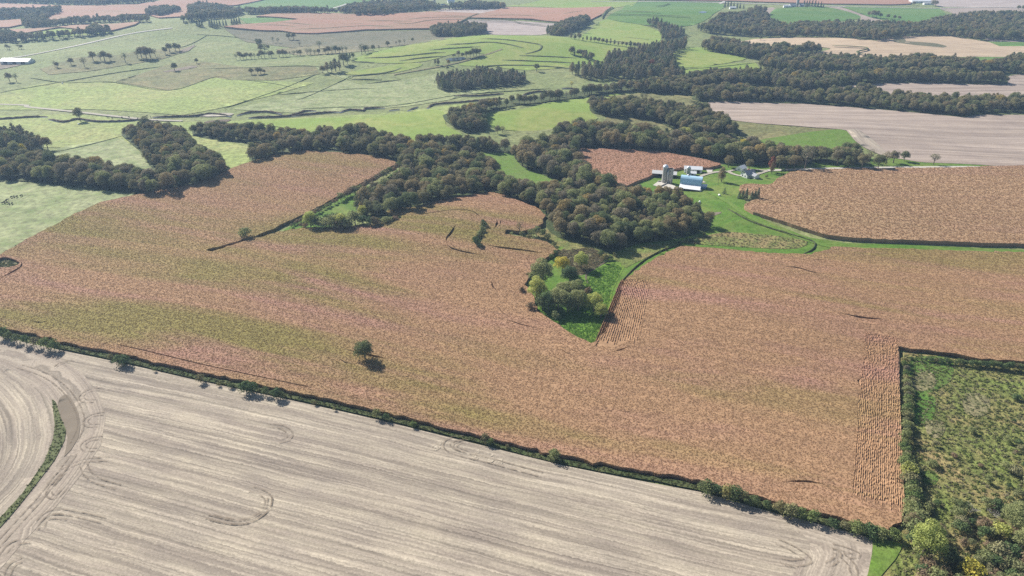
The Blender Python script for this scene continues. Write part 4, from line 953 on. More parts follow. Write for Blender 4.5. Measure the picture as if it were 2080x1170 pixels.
for wi, (key, lab, grp, sp, poly) in enumerate(WOODS):
    w = wpoly(poly); poly = widen(poly)
    x0, y0 = w.min(0); x1, y1 = w.max(0)
    gx, gy = np.meshgrid(np.arange(x0, x1, sp), np.arange(y0 - 30, y1, sp * .87))
    gx = gx + (np.arange(gx.shape[0]) % 2)[:, None] * sp / 2
    pts = np.stack([gx.ravel(), gy.ravel()], -1) + RNG.uniform(-.33, .33, (gx.size, 2)) * sp
    z = hgt(pts[:, 0], pts[:, 1])
    hs = (.62 + .68 * RNG.beta(2, 2, len(pts))) * (1.15 if key.startswith('far') or key in ('east2', 'east3', 'east4') else 1.0) * (.85 if key in ('hedge', 'terr', 'strip') else 1.0)
    bu, bv, zc = proj(np.column_stack([pts, z]))
    tu, tv, _ = proj(np.column_stack([pts, z + 6.0 * hs]))
    ok = inside(bu, bv - 1.0, poly) & inside(tu, tv, poly)
    # narrow bands: keep a foot inside even when the top pokes over the drawn edge
    for i in np.nonzero(ok)[0]:
        cand.append((float(hs[i] / zc[i]), wi, pts[i, 0], pts[i, 1], float(hs[i]), bool(-20 < bu[i] < 2100)))
print('wood trees', len(cand), [sum(1 for c in cand if c[1] == i) for i in range(len(WOODS))])
cand.sort(key=lambda c: -c[0])
def wood_pairs(key):
    if key in ('centre', 'west', 'island', 'creek', 'farmwood', 'strip', 'hedge', 'east1'): return OAKS + OAKS + TALLS[:1] + AIRY[:1]
    if key in ('grove', 'far2', 'far3', 'westtop'): return TALLS + AIRY[:1] + OAKS[:1]
    return OAKS[:4] + TALLS
def single_out(lst):
    """alike neighbours get their place from the left"""
    by = {}
    for u, o in lst: by.setdefault(o['label'], []).append((float(u), o))
    for lab, q in by.items():
        if len(q) < 2: continue
        q.sort(key=lambda t: t[0])
        names = ['left', 'right'] if len(q) == 2 else ['left', 'middle', 'right'] if len(q) == 3 else ['leftmost'] + ['%s from left,' % w for w in ('second', 'third', 'fourth', 'fifth', 'sixth', 'seventh', 'eighth', 'ninth', 'tenth', 'eleventh', 'twelfth', 'thirteenth', 'fourteenth')][:len(q) - 2] + ['rightmost']
        for nme, (_, o) in zip(names, q): o['label'] = '%s %s' % (nme, lab)
wood_trees = []
N_IND, picked, rest = 300, 0, {}
PHR = [(690, 285, 'behind the top of the upper corn field'), (790, 305, 'by the right end of the upper corn field'), (860, 335, 'in the neck of wood right of the upper corn'), (750, 400, 'beside the bright grass strip left of the wood'), (790, 425, 'on the lower left corner of the central wood'), (850, 405, 'just above the left half of the hilltop corn'), (940, 385, 'just above the middle of the hilltop corn'),
       (960, 330, 'left of the small green meadow'), (1040, 390, 'just above the right half of the hilltop corn'), (1110, 415, 'along the right side of the hilltop corn'), (1140, 470, 'beside the notch in the corn'), (1180, 488, 'above the patch of brown dry weeds'), (1235, 505, 'in the lowest tip of the central wood'), (1190, 395, 'in the neck below the farm corn patch'), (1280, 395, 'directly downhill from the silos'), (1340, 400, 'below the silage pads'), (1390, 425, 'nearest the barn lawn'),
       (1420, 462, 'in the right tip of the central wood'), (1370, 478, 'along the lower right edge of the central wood'), (1300, 485, 'along the lower edge right of the brown weeds'), (1300, 440, 'in the right middle of the central wood'), (1200, 445, 'in the left middle of the central wood'), (620, 290, 'above the left end of the upper corn field'), (530, 318, 'in the leftmost tip above the upper corn'),
       (1055, 318, 'in the left tip of the wood above the meadow'), (1110, 345, 'along the right side of the small green meadow'), (1150, 290, 'at the upper left of the farm corn patch'), (1150, 330, 'along the left edge of the farm corn patch'), (1210, 372, 'at the lower left of the farm corn patch'), (1230, 290, 'above the left half of the farm corn patch'), (1320, 298, 'above the right half of the farm corn patch'), (1420, 312, 'behind the machine shed'), (1490, 322, 'behind the white garage'), (1560, 325, 'behind the farmhouse'), (1630, 325, 'above the left end of the lane'), (1700, 325, 'above the middle of the lane'), (1755, 325, 'below the wide pale stubble'),
       (10, 350, 'at the left edge of the picture in the dark wood'), (80, 350, 'in the left part of the dark western wood'), (160, 360, 'above the pale pasture in the western wood'), (240, 375, 'above the right end of the pale pasture'), (310, 385, 'at the left corner of the upper corn'), (380, 370, 'along the upper left edge of the corn'), (440, 350, 'in the right tip of the western wood'), (390, 315, 'on the right flank of the western wood'), (320, 330, 'in the middle fork of the western wood'), (290, 285, 'on the left flank of the western finger'), (350, 270, 'in the top of the western finger')]
WCK = list(WC); WCW = (5, 3.5, 2, 3.5, .6)
OAK_COL = {k: recolour(OAKS, L[k]) for k in WCK}
for c in cand:
    key, lab, grp = WOODS[c[1]][:3]
    if picked < N_IND and c[5]:
        col = random.choices(WCK, WCW)[0]
        bu, bv, _ = proj(np.array([c[2], c[3], float(hgt(c[2], c[3]))]))
        ph = min(PHR, key=lambda q: (q[0] - bu) ** 2 + 4 * (q[1] - bv) ** 2)[2]
        sz = 'small' if c[4] < .87 else 'tall' if c[4] > 1.06 else 'medium'
        lab = '%s %s oak %s' % (sz, col, ph)
        wood_trees.append((bu, plant('oak_tree', random.choice(OAK_COL[col]), c[2], c[3], c[4], lab, 'tree', grp))); picked += 1
    else:
        rest.setdefault('all', []).append(c)
single_out(wood_trees)
# the remaining trees of the woods: one object of instanced trees
tree_lib = bpy.data.collections.new('wood_tree_kinds')
LIB = OAKS + TALLS + AIRY[:1]
for i, (c_, t_) in enumerate(LIB):
    j = bpy.data.meshes.new('wood_tree_kind')
    bm = bmesh.new(); bm.from_mesh(c_); nf = len(bm.faces)
    bm.from_mesh(t_); bm.faces.ensure_lookup_table()
    for f in bm.faces[nf:]: f.material_index = 1
    bm.to_mesh(j); bm.free()
    j.materials.append(c_.materials[0]); j.materials.append(t_.materials[0])
    tree_lib.objects.link(bpy.data.objects.new('kind_%02d' % i, j))
def instanced(name, items, label):
    me = bpy.data.meshes.new(name)
    me.from_pydata([(c[2], c[3], float(hgt(c[2], c[3]))) for c in items], [], [])
    for nm, tp, vals in (('pick', 'INT', [c[5] for c in items]), ('size', 'FLOAT', [c[4] for c in items]), ('turn', 'FLOAT', [random.uniform(0, 6.28) for _ in items])):
        at_ = me.attributes.new(nm, tp, 'POINT'); at_.data.foreach_set('value', vals)
    o = bpy.data.objects.new(name, me); COL.objects.link(o)
    ng = bpy.data.node_groups.new('plant_out', 'GeometryNodeTree')
    ng.interface.new_socket('Geometry', in_out='INPUT', socket_type='NodeSocketGeometry'); ng.interface.new_socket('Geometry', in_out='OUTPUT', socket_type='NodeSocketGeometry')
    N, Lk = ng.nodes.new, ng.links.new
    gi, go, ip, ci = N('NodeGroupInput'), N('NodeGroupOutput'), N('GeometryNodeInstanceOnPoints'), N('GeometryNodeCollectionInfo')
    ci.inputs[0].default_value = tree_lib; ci.inputs['Separate Children'].default_value = True; ci.inputs['Reset Children'].default_value = True
    def attr(nm, tp):
        a = N('GeometryNodeInputNamedAttribute'); a.data_type = tp; a.inputs[0].default_value = nm; return a.outputs[0]
    cx = N('ShaderNodeCombineXYZ'); Lk(attr('turn', 'FLOAT'), cx.inputs[2])
    Lk(gi.outputs[0], ip.inputs['Points']); Lk(ci.outputs[0], ip.inputs['Instance']); ip.inputs['Pick Instance'].default_value = True
    Lk(attr('pick', 'INT'), ip.inputs['Instance Index']); Lk(cx.outputs[0], ip.inputs['Rotation']); Lk(attr('size', 'FLOAT'), ip.inputs['Scale'])
    Lk(ip.outputs[0], go.inputs[0])
    o.modifiers.new('plant_out', 'NODES').node_group = ng
    return tag(o, label, None, None, 'stuff')
items = []
for c in rest.get('all', []):
    key = WOODS[c[1]][0]
    kk = random.choice([0, 1, 2, 3, 4, 5, 6, 0, 1, 2, 7, 11]) if key in ('centre', 'west', 'island', 'creek', 'farmwood', 'strip', 'hedge', 'east1') else random.choice([7, 8, 9, 10, 7, 8, 9, 11, 0]) if key in ('grove', 'far2', 'far3', 'westtop') else random.choice([0, 1, 2, 3, 4, 5, 6, 0, 2, 7, 8, 10])
    items.append((0, 0, c[2], c[3], c[4], kk))
instanced('woodland', items, 'remaining trees of the far woods running together into one dark canopy')
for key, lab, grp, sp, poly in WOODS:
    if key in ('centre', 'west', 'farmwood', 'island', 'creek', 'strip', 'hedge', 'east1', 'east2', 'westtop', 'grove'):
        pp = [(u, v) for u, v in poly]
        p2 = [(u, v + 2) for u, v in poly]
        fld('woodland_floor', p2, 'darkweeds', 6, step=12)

# ------------------------------------------------------------------ single trees, hedges, shrubs
ORD = ['first', 'second', 'third', 'fourth', 'fifth', 'sixth', 'seventh', 'eighth', 'ninth', 'tenth', 'eleventh', 'twelfth', 'thirteenth', 'fourteenth', 'fifteenth', 'sixteenth', 'seventeenth', 'eighteenth', 'nineteenth', 'twentieth',
       'twenty-first', 'twenty-second', 'twenty-third', 'twenty-fourth', 'twenty-fifth', 'twenty-sixth', 'twenty-seventh', 'twenty-eighth', 'twenty-ninth', 'thirtieth', 'thirty-first', 'thirty-second', 'thirty-third', 'thirty-fourth', 'thirty-fifth', 'thirty-sixth', 'thirty-seventh', 'thirty-eighth', 'thirty-ninth', 'fortieth', 'forty-first', 'forty-second', 'forty-third', 'forty-fourth', 'forty-fifth', 'forty-sixth', 'forty-seventh', 'forty-eighth', 'forty-ninth', 'fiftieth',
       'fifty-first', 'fifty-second', 'fifty-third', 'fifty-fourth', 'fifty-fifth', 'fifty-sixth', 'fifty-seventh', 'fifty-eighth', 'fifty-ninth', 'sixtieth']
SH = dict(crown='foliage', trunk='stems')
def row(name, pairs, items, what, where, group, cat='shrub', order='left', **kw):
    items = sorted(items, key=(lambda t: t[0]) if order == 'left' else (lambda t: t[1]))
    for i, (u, v, h) in enumerate(items):
        tree_px(name, pairs, u, v, h, '%s %s from the %s %s' % (ORD[i], what, order, where), cat, group, **kw)

tree_px('oak_tree', GREEN_OAKS[:1], 742, 734, 44, 'lone dark green tree standing in the middle of the corn', 'tree')
# trees in the waterway pocket
for nm, pr, u, v, h, lab in (
    ('willow_tree', OLIVE_TREES, 1102, 585, 52, 'large olive tree with yellowing top at the back left of the green waterway pocket'),
    ('yellow_tree', GOLDS, 1142, 556, 33, 'bright yellow tree at the back of the waterway pocket'),
    ('oak_tree', GREEN_OAKS, 1157, 578, 36, 'dark round tree just in front of the bright yellow tree'),
    ('willow_tree', WILLOWS, 1180, 546, 27, 'small pale yellow green willow nearest the dark wood edge'),
    ('willow_tree', WILLOWS, 1090, 615, 46, 'pale yellow green willow on the left edge of the waterway pocket'),
    ('willow_tree', OLIVE_TREES, 1134, 630, 36, 'olive willow at the left front of the thicket in the waterway pocket'),
    ('willow_tree', OLIVE_TREES, 1153, 634, 38, 'olive willow at the middle front of the thicket in the waterway pocket'),
    ('willow_tree', OLIVE_TREES, 1174, 632, 36, 'olive willow at the right front of the thicket in the waterway pocket'),
    ('willow_tree', OLIVE_TREES, 1145, 612, 36, 'olive willow at the left back of the thicket in the waterway pocket'),
    ('willow_tree', OLIVE_TREES, 1168, 612, 36, 'olive willow at the right back of the thicket in the waterway pocket'),
    ('willow_tree', WILLOWS, 1206, 634, 34, 'yellow green willow at the right front of the waterway pocket'),
    ('willow_tree', WILLOWS, 1220, 647, 30, 'yellow green willow beside the mown strip, rightmost in the pocket'),
    ('dark_tree', GREEN_OAKS, 1102, 631, 30, 'dark bushy tree in the shade below the left willow'),
    ('dark_tree', GREEN_OAKS, 1114, 632, 32, 'dark bushy tree between the left willow and the thicket')):
    tree_px(nm, pr, u, v, h * 1.12, lab)
for pr, u, v, h, lab in ((BROWNS, 1060, 597, 14, 'russet bush at the corn edge left of the pale willow'), (BROWNS, 1078, 632, 20, 'russet bush at the corn edge below the pale willow'), (BROWNS, 1194, 603, 20, 'russet bush on the right of the waterway thicket'),
                         (OLIVES, 1128, 650, 20, 'small pale bush alone on the bright grass of the waterway'), (OLIVES, 501, 485, 24, 'rounded yellow green bush beside the ditch in the corn'), (SHRUBS, 1072, 562, 9, 'small bush where the corn bends round the pocket')):
    tree_px('shrub', pr, u, v, h, lab, 'shrub', **SH)
row('shrub', OLIVES + GSHRUB, [(983, 464, 15), (980, 474, 16), (974, 482, 14), (967, 502, 20), (975, 504, 11), (981, 455, 9)], 'bush', 'in the corn hollow left of the central wood', 'bushes in the corn hollow', order='top', **SH)
row('shrub', SHRUBS + OLIVES, [(1079, 478, 14), (1090, 479, 19), (1103, 484, 18), (1075, 486, 11), (1040, 477, 6), (1112, 488, 14), (1125, 500, 9), (1130, 508, 9), (1120, 527, 11), (1128, 520, 12), (1060, 478, 9)], 'bush', 'in the notch between corn and central wood', 'bushes in the notch beside the central wood', **SH)
tree_px('bare_tree', AIRY, 1055, 474, 26, 'thin greyish tree in the notch beside the central wood')
row('shrub', SHRUBS + BROWNS + OLIVES + GSHRUB, [(612, 462, 10), (622, 465, 14), (642, 464, 22), (654, 465, 26), (669, 465, 26), (682, 466, 28), (697, 466, 28), (708, 466, 28), (722, 456, 26), (738, 459, 22), (754, 462, 22), (762, 461, 20), (769, 460, 18), (785, 456, 16), (794, 453, 13), (803, 450, 11), (812, 447, 8), (690, 455, 22), (665, 455, 20), (676, 448, 16)],
    'bush', 'in the brushy point left of the central wood', 'bushes of the brushy point', **SH)
row('willow_tree', WILLOWS, [(632, 464, 32), (692, 466, 33), (737, 440, 24)], 'yellow topped willow', 'in the brushy point left of the central wood', 'yellow willows of the brushy point', cat='tree')
tree_px('bare_tree', AIRY, 768, 440, 26, 'greyish rounded tree at the front of the central wood beside the brushy point')
hl = [(812 - (812 - 592) * t, 343 + (462 - 343) * t) for t in np.linspace(0, 1, 34)]
row('hedge_shrub', SHRUBS + BROWNS, [(u + random.uniform(-1, 1), v, (15 if u > 690 else 9) * random.uniform(.75, 1.15)) for u, v in hl], 'hedge bush', 'along the ditch below the upper corn', 'hedge along the ditch below the upper corn', **SH)
# fence line between corn and stubble
FS = [(a_, b_, c_ * .86) for a_, b_, c_ in [(8, 686, 24), (20, 692, 22), (35, 697, 22), (55, 702, 24), (75, 706, 24), (95, 709, 27), (112, 712, 26), (122, 713, 18), (170, 717, 7), (225, 730, 13), (245, 740, 24), (256, 742, 22), (315, 755, 9), (408, 777, 19), (445, 785, 9), (470, 788, 11), (500, 797, 25), (515, 799, 24), (540, 803, 20), (562, 809, 23), (573, 811, 18), (640, 823, 10), (680, 834, 8),
      (765, 849, 19), (785, 854, 15), (840, 867, 11), (985, 899, 19), (996, 903, 15), (1030, 911, 9), (1126, 932, 21), (1436, 1001, 26), (1455, 1006, 26), (1474, 1011, 29), (1491, 1015, 32), (1506, 1019, 26), (1530, 1025, 20), (1556, 1033, 17), (1580, 1041, 24), (1605, 1048, 25), (1622, 1052, 24), (1650, 1060, 28), (1690, 1070, 19), (1715, 1076, 21), (1738, 1082, 24), (1766, 1088, 26), (1788, 1092, 24), (1812, 1096, 24)]]
row('shrub', SHRUBS + GSHRUB + OLIVES[:1], FS, 'shrub', 'on the fence line between corn and stubble', 'shrubs on the fence line between corn and stubble', **SH)
hv = [(1836 + 5 * math.sin(t * 9) + 12 * t, 738 + 345 * t) for t in np.linspace(0, 1, 40)]
row('hedge_shrub', MIXSHRUB[:1] + SHRUBS + OLIVES[1:2], [(u + random.uniform(-3, 3), v, (13 + 15 * (v - 738) / 345) * random.uniform(.8, 1.15)) for u, v in hv], 'hedge bush', 'in the hedge beside the open corn rows', 'hedge beside the open corn rows', order='top', **SH)
ht = [(1850 + 250 * t, 731 + 26 * t) for t in np.linspace(0, 1, 26)]
row('hedge_shrub', GSHRUB + SHRUBS[:1], [(u, v + random.uniform(-1, 1), (8 + 9 * (u - 1850) / 250) * random.uniform(.8, 1.2)) for u, v in ht], 'dark hedge bush', 'above the brushy field', 'hedge along the top of the brushy field', **SH)
for nm, pr, u, v, h, lab, c in (('yellow_tree', recolour(OAKS[:1], L['willow']), 1873, 1128, 66, 'big round yellow green tree at the corner of the brushy field', 'tree'), ('yellow_shrub', recolour(SHRUBS[:1], L['willow']), 1842, 968, 30, 'yellowish bush bulging from the hedge beside the open corn rows', 'shrub'),
                             ('yellow_shrub', GOLDSHRUB, 1966, 1176, 36, 'golden bush at the bottom edge of the brushy field', 'shrub'), ('yellow_shrub', recolour(SHRUBS[:1], L['willow']), 2030, 1092, 34, 'bright yellow green bush in the lower right thicket', 'shrub'),
                             ('olive_tree', OLIVE_TREES, 2055, 1078, 52, 'olive tree behind the bright yellow green bush', 'tree'), ('olive_tree', OLIVE_TREES, 2072, 1120, 46, 'olive tree at the lower right corner of the picture', 'tree')):
    tree_px(nm, pr, u, v, h, lab, c)
def dead_mesh(seed):
    r = np.random.default_rng(seed); segs = []
    def br(p, d, L_, rad, dep):
        q = p + d * L_; segs.append((p, q, rad, rad * .6))
        if dep:
            for _ in range(3):
                e = d + r.normal(0, .55, 3); e[2] = abs(e[2]) * .7 + .15; e /= np.linalg.norm(e); br(q, e, L_ * r.uniform(.6, .85), rad * .55, dep - 1)
    for k in range(5):
        a = k * 1.25; d = np.array([math.cos(a) * .6, math.sin(a) * .6, .8]); br(np.array([0, 0, -.2]), d / np.linalg.norm(d), 1.4, .12, 3)
    return tubes_mesh('dead_branches', segs, M['greybark'], 4)
DEAD = [dead_mesh(5), dead_mesh(6)]
for i, (u, v, lab) in enumerate(((1968, 1040, 'bleached leafless bush in the middle of the brushy field'), (2016, 1046, 'smaller pale leafless bush right of the bleached one'))):
    p = P1(u, v); e = empty('dead_bush', p, i * 2.0, 1.0 - .2 * i); tag(e, lab, 'bush')
    o = bpy.data.objects.new('branches', DEAD[i]); COL.objects.link(o); o.parent = e
# scattered bushes of the brushy field
BZ = {'grey green': recolour(SHRUBS, L['greyolive']), 'russet': BROWNS, 'olive': OLIVES, 'dark green': GSHRUB}
n, bushes = 0, []
BW = wpoly(BR)
spots = []
while n < 165:
    u, v = random.uniform(1850, 2110), random.uniform(775, 1240)
    dens = max(0.03, min(1, (v - 790) / 330.0 + (u - 1950) / 500.0)) ** 2.2
    if random.random() > dens or not inside(np.array([u]), np.array([v]), BR)[0] or (v > 1080 and u < 1850): continue
    h = random.uniform(9, 22) * (0.55 + .75 * (v - 775) / 400)
    if any((u - a) ** 2 + (v - b) ** 2 < 60 for a, b in spots): continue
    spots.append((u, v)); n += 1
    k = random.choices(list(BZ), (5, 2, 3, 3))[0]
    zv = 'upper' if v < 900 else 'middle' if v < 1010 else 'lower' if v < 1110 else 'bottom'
    zu = 'left' if u < 1920 else 'centre' if u < 2000 else 'right'
    sz = 'small' if h < 17 else 'medium' if h < 24 else 'large'
    bushes.append((u, tree_px('bush', BZ[k], u, v, h, '%s %s bush at the %s %s of the brushy field' % (sz, k, zv, zu), 'bush', 'bushes of the brushy field', **SH)))
single_out(bushes)
# grass sliver and strip tufts
def weed_sheet(name, px, mat, proto, dens, label, sm=0, smin=.7, smax=1.4, layer=5):
    return scatter(fld(name, px, mat, layer, step=4, sm=sm, kind='stuff', label=label), proto, dens, smin, smax)
weed_sheet('weeds', SLIV, 'bank_grass', P_WEED, .8, 'dark sliver of weeds dividing the two stubble fields', smin=.3, smax=.6, layer=7)
fw = ribbon_poly(wline([(-120, 648), (0, 676), (120, 704), (240, 729), (400, 766), (580, 804), (760, 844), (1000, 902), (1145, 939), (1430, 993), (1600, 1041), (1760, 1082), (1830, 1094)], 3), 2.7, False)
scatter(sheet('fence_weeds', fw, M['darkweeds'], 0.35, 4, kind='stuff', label='dark strip of weeds along the fence between corn and stubble'), P_DWEED, .8, .35, .85)
BR2 = [(1836, 718), (1900, 724), (1975, 738), (2080, 746), (2200, 754), (2260, 1300), (1756, 1300), (1800, 1168), (1842, 1108), (1842, 1070), (1836, 980), (1832, 800)]
weed_sheet('tall_weeds', BR2, 'brush', P_WEED, 0.42, 'tall green weeds covering the brushy field', layer=2, smin=.4, smax=1.1)
weed_sheet('wet_grass', [(1088, 634), (1130, 610), (1190, 570), (1215, 545), (1250, 535), (1262, 545), (1240, 590), (1232, 640), (1212, 688), (1203, 702), (1150, 674)], 'lush', P_GRASS, .8, 'lush bright grass in the tip of the waterway', layer=4)
weed_sheet('weeds', [(0, 530), (20, 528), (42, 538), (30, 546), (0, 548)], 'weeds', P_WEED, 1.0, 'weedy yellow green patch in the corn at the left edge', sm=2, smin=.5, smax=1.0, layer=5)
weed_sheet('weeds', [(962, 495), (975, 470), (983, 452), (990, 462), (982, 488), (972, 503)], 'darkweeds', P_DWEED, 1.0, 'weedy hollow in the hilltop corn', sm=2, smin=.5, smax=1.0, layer=5)
M['drybrushg'] = M['weeds']
P_DRY = tuft_proto('brush_clump', M['drybrush'], 14, .8, .22, .4, 8, .5)
weed_sheet('dry_weeds', [(1128, 510), (1200, 505), (1236, 520), (1212, 543), (1180, 558), (1150, 553), (1140, 530)], 'weeds', P_DRY, .8, 'brown dry weeds at the lower edge of the central wood', layer=4)
weed_sheet('dry_weeds', [(1380, 492), (1430, 480), (1480, 472), (1560, 478), (1640, 490), (1620, 505), (1560, 505), (1470, 500)], 'brush', P_DRY, .25, 'brown weedy patch on the green between the two corn fields', sm=2, smin=.4, smax=.8, layer=4)

# pasture trees
row('pasture_tree', AIRY + PARK, [(145, 132, 14), (172, 136, 18), (190, 124, 20), (205, 123, 16), (213, 124, 20), (224, 123, 15), (255, 127, 20), (280, 119, 18), (288, 118, 22), (298, 119, 24), (306, 118, 22), (316, 115, 16), (336, 110, 14), (345, 106, 18), (357, 104, 17), (365, 103, 12)], 'tree', 'on the slope right of the long white barn', 'trees on the slope right of the white barn', cat='tree')
row('pasture_tree', PARK[:3], [(355, 144, 17), (400, 129, 11), (163, 246, 26)], 'solitary tree', 'standing alone in the left pastures', 'solitary trees of the left pastures', cat='tree')
row('pasture_tree', PARK + AIRY, [(523, 90, 12), (528, 97, 18), (530, 106, 18), (538, 104, 14), (545, 102, 10), (555, 87, 12), (565, 88, 12), (587, 81, 14), (597, 81, 14), (609, 94, 10), (649, 98, 16)], 'tree', 'on the brown weedy rise in the left distance', 'trees on the brown weedy rise', cat='tree')
row('row_tree', PARK + AIRY, [(481 + i * 7.2 + random.uniform(-1.5, 1.5), 121 - i * .45, random.uniform(10, 15)) for i in range(32) if i not in (11, 19, 24)], 'tree', 'in the long row along the pasture ridge', 'row of trees along the pasture ridge', cat='tree')
row('pasture_tree', PARK + TALLS, [(656, 149, 16), (665, 146, 20), (674, 147, 24), (682, 145, 26), (690, 143, 22), (698, 132, 22), (706, 130, 20), (711, 121, 14), (717, 119, 11)], 'tree', 'in the slanting clump left of the terraced hill', 'slanting clump left of the terraced hill', cat='tree')
row('pasture_tree', PARK, [(511, 151, 12), (524, 151, 14), (530, 150, 13), (537, 150, 9)], 'tree', 'in the little group on the dull hillside pasture', 'little group on the hillside pasture', cat='tree')
row('pasture_tree', PARK + AIRY, [(735, 110, 20), (742, 108, 16), (748, 106, 14), (758, 104, 12), (770, 101, 10), (788, 95, 12), (805, 92, 9), (812, 91, 10), (822, 90, 10), (838, 86, 9)], 'tree', 'along the top edge of the terraced hay', 'trees along the top edge of the terraced hay', cat='tree')
row('pond_tree', PARK + TALLS, [(884, 131, 12), (890, 132, 13), (911, 132, 10), (909, 142, 8), (922, 117, 8), (931, 115, 12), (940, 117, 10), (948, 116, 13), (955, 116, 14), (962, 114, 16), (968, 113, 15), (974, 112, 13)], 'tree', 'around the little pond on the terraced hill', 'trees around the hill pond', cat='tree')
tree_px('pasture_tree', PARK, 1090, 145, 16, 'single round tree below the terraces above the valley grove')
tree_px('pale_tree', recolour(AIRY[:1], L['gold']), 1161, 178, 14, 'small pale golden tree beside the creek bend')
row('pasture_tree', AIRY + PARK[:1], [(1011, 272, 16), (1021, 271, 14), (1304, 203, 14), (1312, 203, 13)], 'thin tree', 'standing alone in the middle meadows', 'thin trees of the middle meadows', cat='tree')
row('slope_tree', PARK + TALLS, [(1160 + i * 8.0, 79 + i * 1.15, random.uniform(8, 13)) for i in range(18)], 'tree', 'in the bushy row across the far green slope', 'bushy row across the far slope', cat='tree')
row('far_tree', PARK, [(1765, 34, 12), (1772, 36, 16), (1780, 37, 14), (1788, 37, 11), (1803, 38, 10), (1816, 40, 9), (1826, 41, 9), (1895, 12, 11), (1900, 13, 12), (1856, 11, 8), (2068, 20, 9), (2077, 21, 9), (1545, 82, 8)], 'tree', 'among the far green fields at the top right', 'trees among the far green fields', cat='tree')
row('far_tree', PARK + AIRY, [(15, 100, 10), (20, 101, 9), (38, 99, 10), (44, 100, 10), (20, 166, 18), (34, 166, 16), (112, 136, 12), (117, 138, 12)], 'tree', 'in the pasture near the left white barn', 'trees near the left white barn', cat='tree')
tree_px('red_tree', recolour(PARK[:1], L['red']), 1322, 142, 20, 'reddish orange tree in the wood at the end of the terraced hill')
tree_px('rust_tree', recolour(PARK[:1], L['gold']), 46, 314, 22, 'orange tree at the front of the small stand by the left edge')
tree_px('rust_tree', RUST_OAKS, 98, 304, 26, 'brownish tree standing apart right of the small left stand')
# conifers
row('conifer', CONIFERS, [(401, 53, 14), (406, 54, 15), (411, 54, 13), (427, 54, 15), (432, 55, 17), (437, 55, 15), (442, 55, 14), (447, 53, 13), (454, 52, 12), (460, 52, 12), (472, 50, 13), (477, 49, 14), (482, 49, 15), (487, 48, 14)], 'conifer', 'in the dark planting left of the far corn', 'conifer planting left of the far corn', cat='conifer')
row('conifer', CONIFERS, [(950 + i * 5.0, 17 - (i % 2), random.uniform(10, 12)) for i in range(15)], 'conifer', 'in the windbreak of the far central farmstead', 'conifer windbreak of the far farmstead', cat='conifer')
row('conifer', CONIFERS, [(1633, 11, 12), (1638, 13, 13), (1643, 13, 13), (1649, 13, 13), (1655, 14, 14), (1661, 14, 12), (1667, 15, 11), (1672, 15, 9)], 'conifer', 'in the windbreak right of the far silo', 'conifers right of the far silo', cat='conifer')
row('conifer', CONIFERS, [(1472, 15, 12), (1478, 14, 11), (1484, 15, 12), (1490, 16, 12), (1497, 17, 11), (1503, 17, 10), (1510, 18, 9)], 'conifer', 'around the far white shed at the top', 'conifers around the far white shed', cat='conifer')
row('conifer', CONIFERS, [(1501, 403, 18), (1508, 404, 20), (1515, 404, 22), (1526, 407, 21), (1532, 408, 22), (1538, 407, 25)], 'conifer', 'in the row beside the right corn field', 'conifer row by the right corn', cat='conifer')
tree_px('conifer', SPRUCE_FAT, 1471, 394, 12, 'small cone shaped dark spruce alone on the farm lawn', 'conifer')
# farm trees
for nm, pr, u, v, h, lab in (
    ('maple_tree', recolour(TALLS[2:3], L['tawny']), 1465, 370, 31, 'tall egg shaped tree on the lawn beside the driveway'),
    ('red_tree', REDS, 1566, 349, 32, 'tree with a red top beside the lane by the house'),
    ('rust_tree', RUSTS, 1567, 353, 27, 'rust brown tree just in front of the red topped tree'),
    ('oak_tree', PARK, 1479, 340, 26, 'broad oak at the end of the farm corn patch'),
    ('oak_tree', PARK, 1521, 344, 22, 'rounded oak right behind the small white garage'),
    ('oak_tree', PARK, 1582, 342, 26, 'oak left of the lane behind the red topped tree'),
    ('oak_tree', PARK, 1598, 342, 24, 'leftmost oak in the line along the lane'),
    ('oak_tree', PARK, 1612, 345, 32, 'wide oak overhanging the left end of the lane'),
    ('ash_tree', AIRY, 1635, 343, 44, 'tall thin tree by the lane left of the dark clump'),
    ('oak_tree', PARK, 1700, 336, 30, 'dark oak at the left of the roadside clump'), ('oak_tree', PARK, 1712, 334, 34, 'dark oak in the middle of the roadside clump'),
    ('oak_tree', PARK, 1722, 343, 26, 'oak at the roadside in front of the clump'), ('oak_tree', PARK, 1735, 335, 30, 'oak at the back of the roadside clump'), ('oak_tree', PARK, 1750, 343, 32, 'large oak at the road edge below the stubble'),
    ('ash_tree', AIRY, 1766, 330, 26, 'airy tree behind the large roadside oak'), ('oak_tree', PARK, 1783, 343, 28, 'oak near the right end of the roadside trees'), ('ash_tree', AIRY, 1799, 334, 26, 'airy tree above the road right of the clump'),
    ('oak_tree', PARK, 1814, 331, 25, 'round tree at the stubble edge right of the clump'), ('oak_tree', PARK, 1836, 327, 21, 'last round tree before the open stubble'), ('ash_tree', AIRY, 1896, 334, 24, 'solitary thin tree by the road in front of the wide stubble'),
    ('yellow_tree', GOLDS, 1510, 307, 27, 'bright yellow tree in the wood behind the house'), ('olive_tree', OLIVE_TREES, 1478, 302, 24, 'pale olive tree left of the bright yellow tree'), ('yellow_tree', recolour(OAKS[2:3], L['willow']), 1390, 285, 26, 'yellowish tree at the lower end of the island wood'),
    ('bare_tree', AIRY, 1642, 324, 26, 'grey half bare tree behind the lane'), ('yellow_tree', RUST_OAKS, 1655, 322, 24, 'ochre tree beside the grey half bare tree'),
    ('oak_tree', PARK, 1003, 356, 30, 'rounded oak on the edge of the small green meadow'), ('oak_tree', PARK, 986, 335, 20, 'open crowned oak alone on the small green meadow')):
    tree_px(nm, pr, u, v, h, lab)
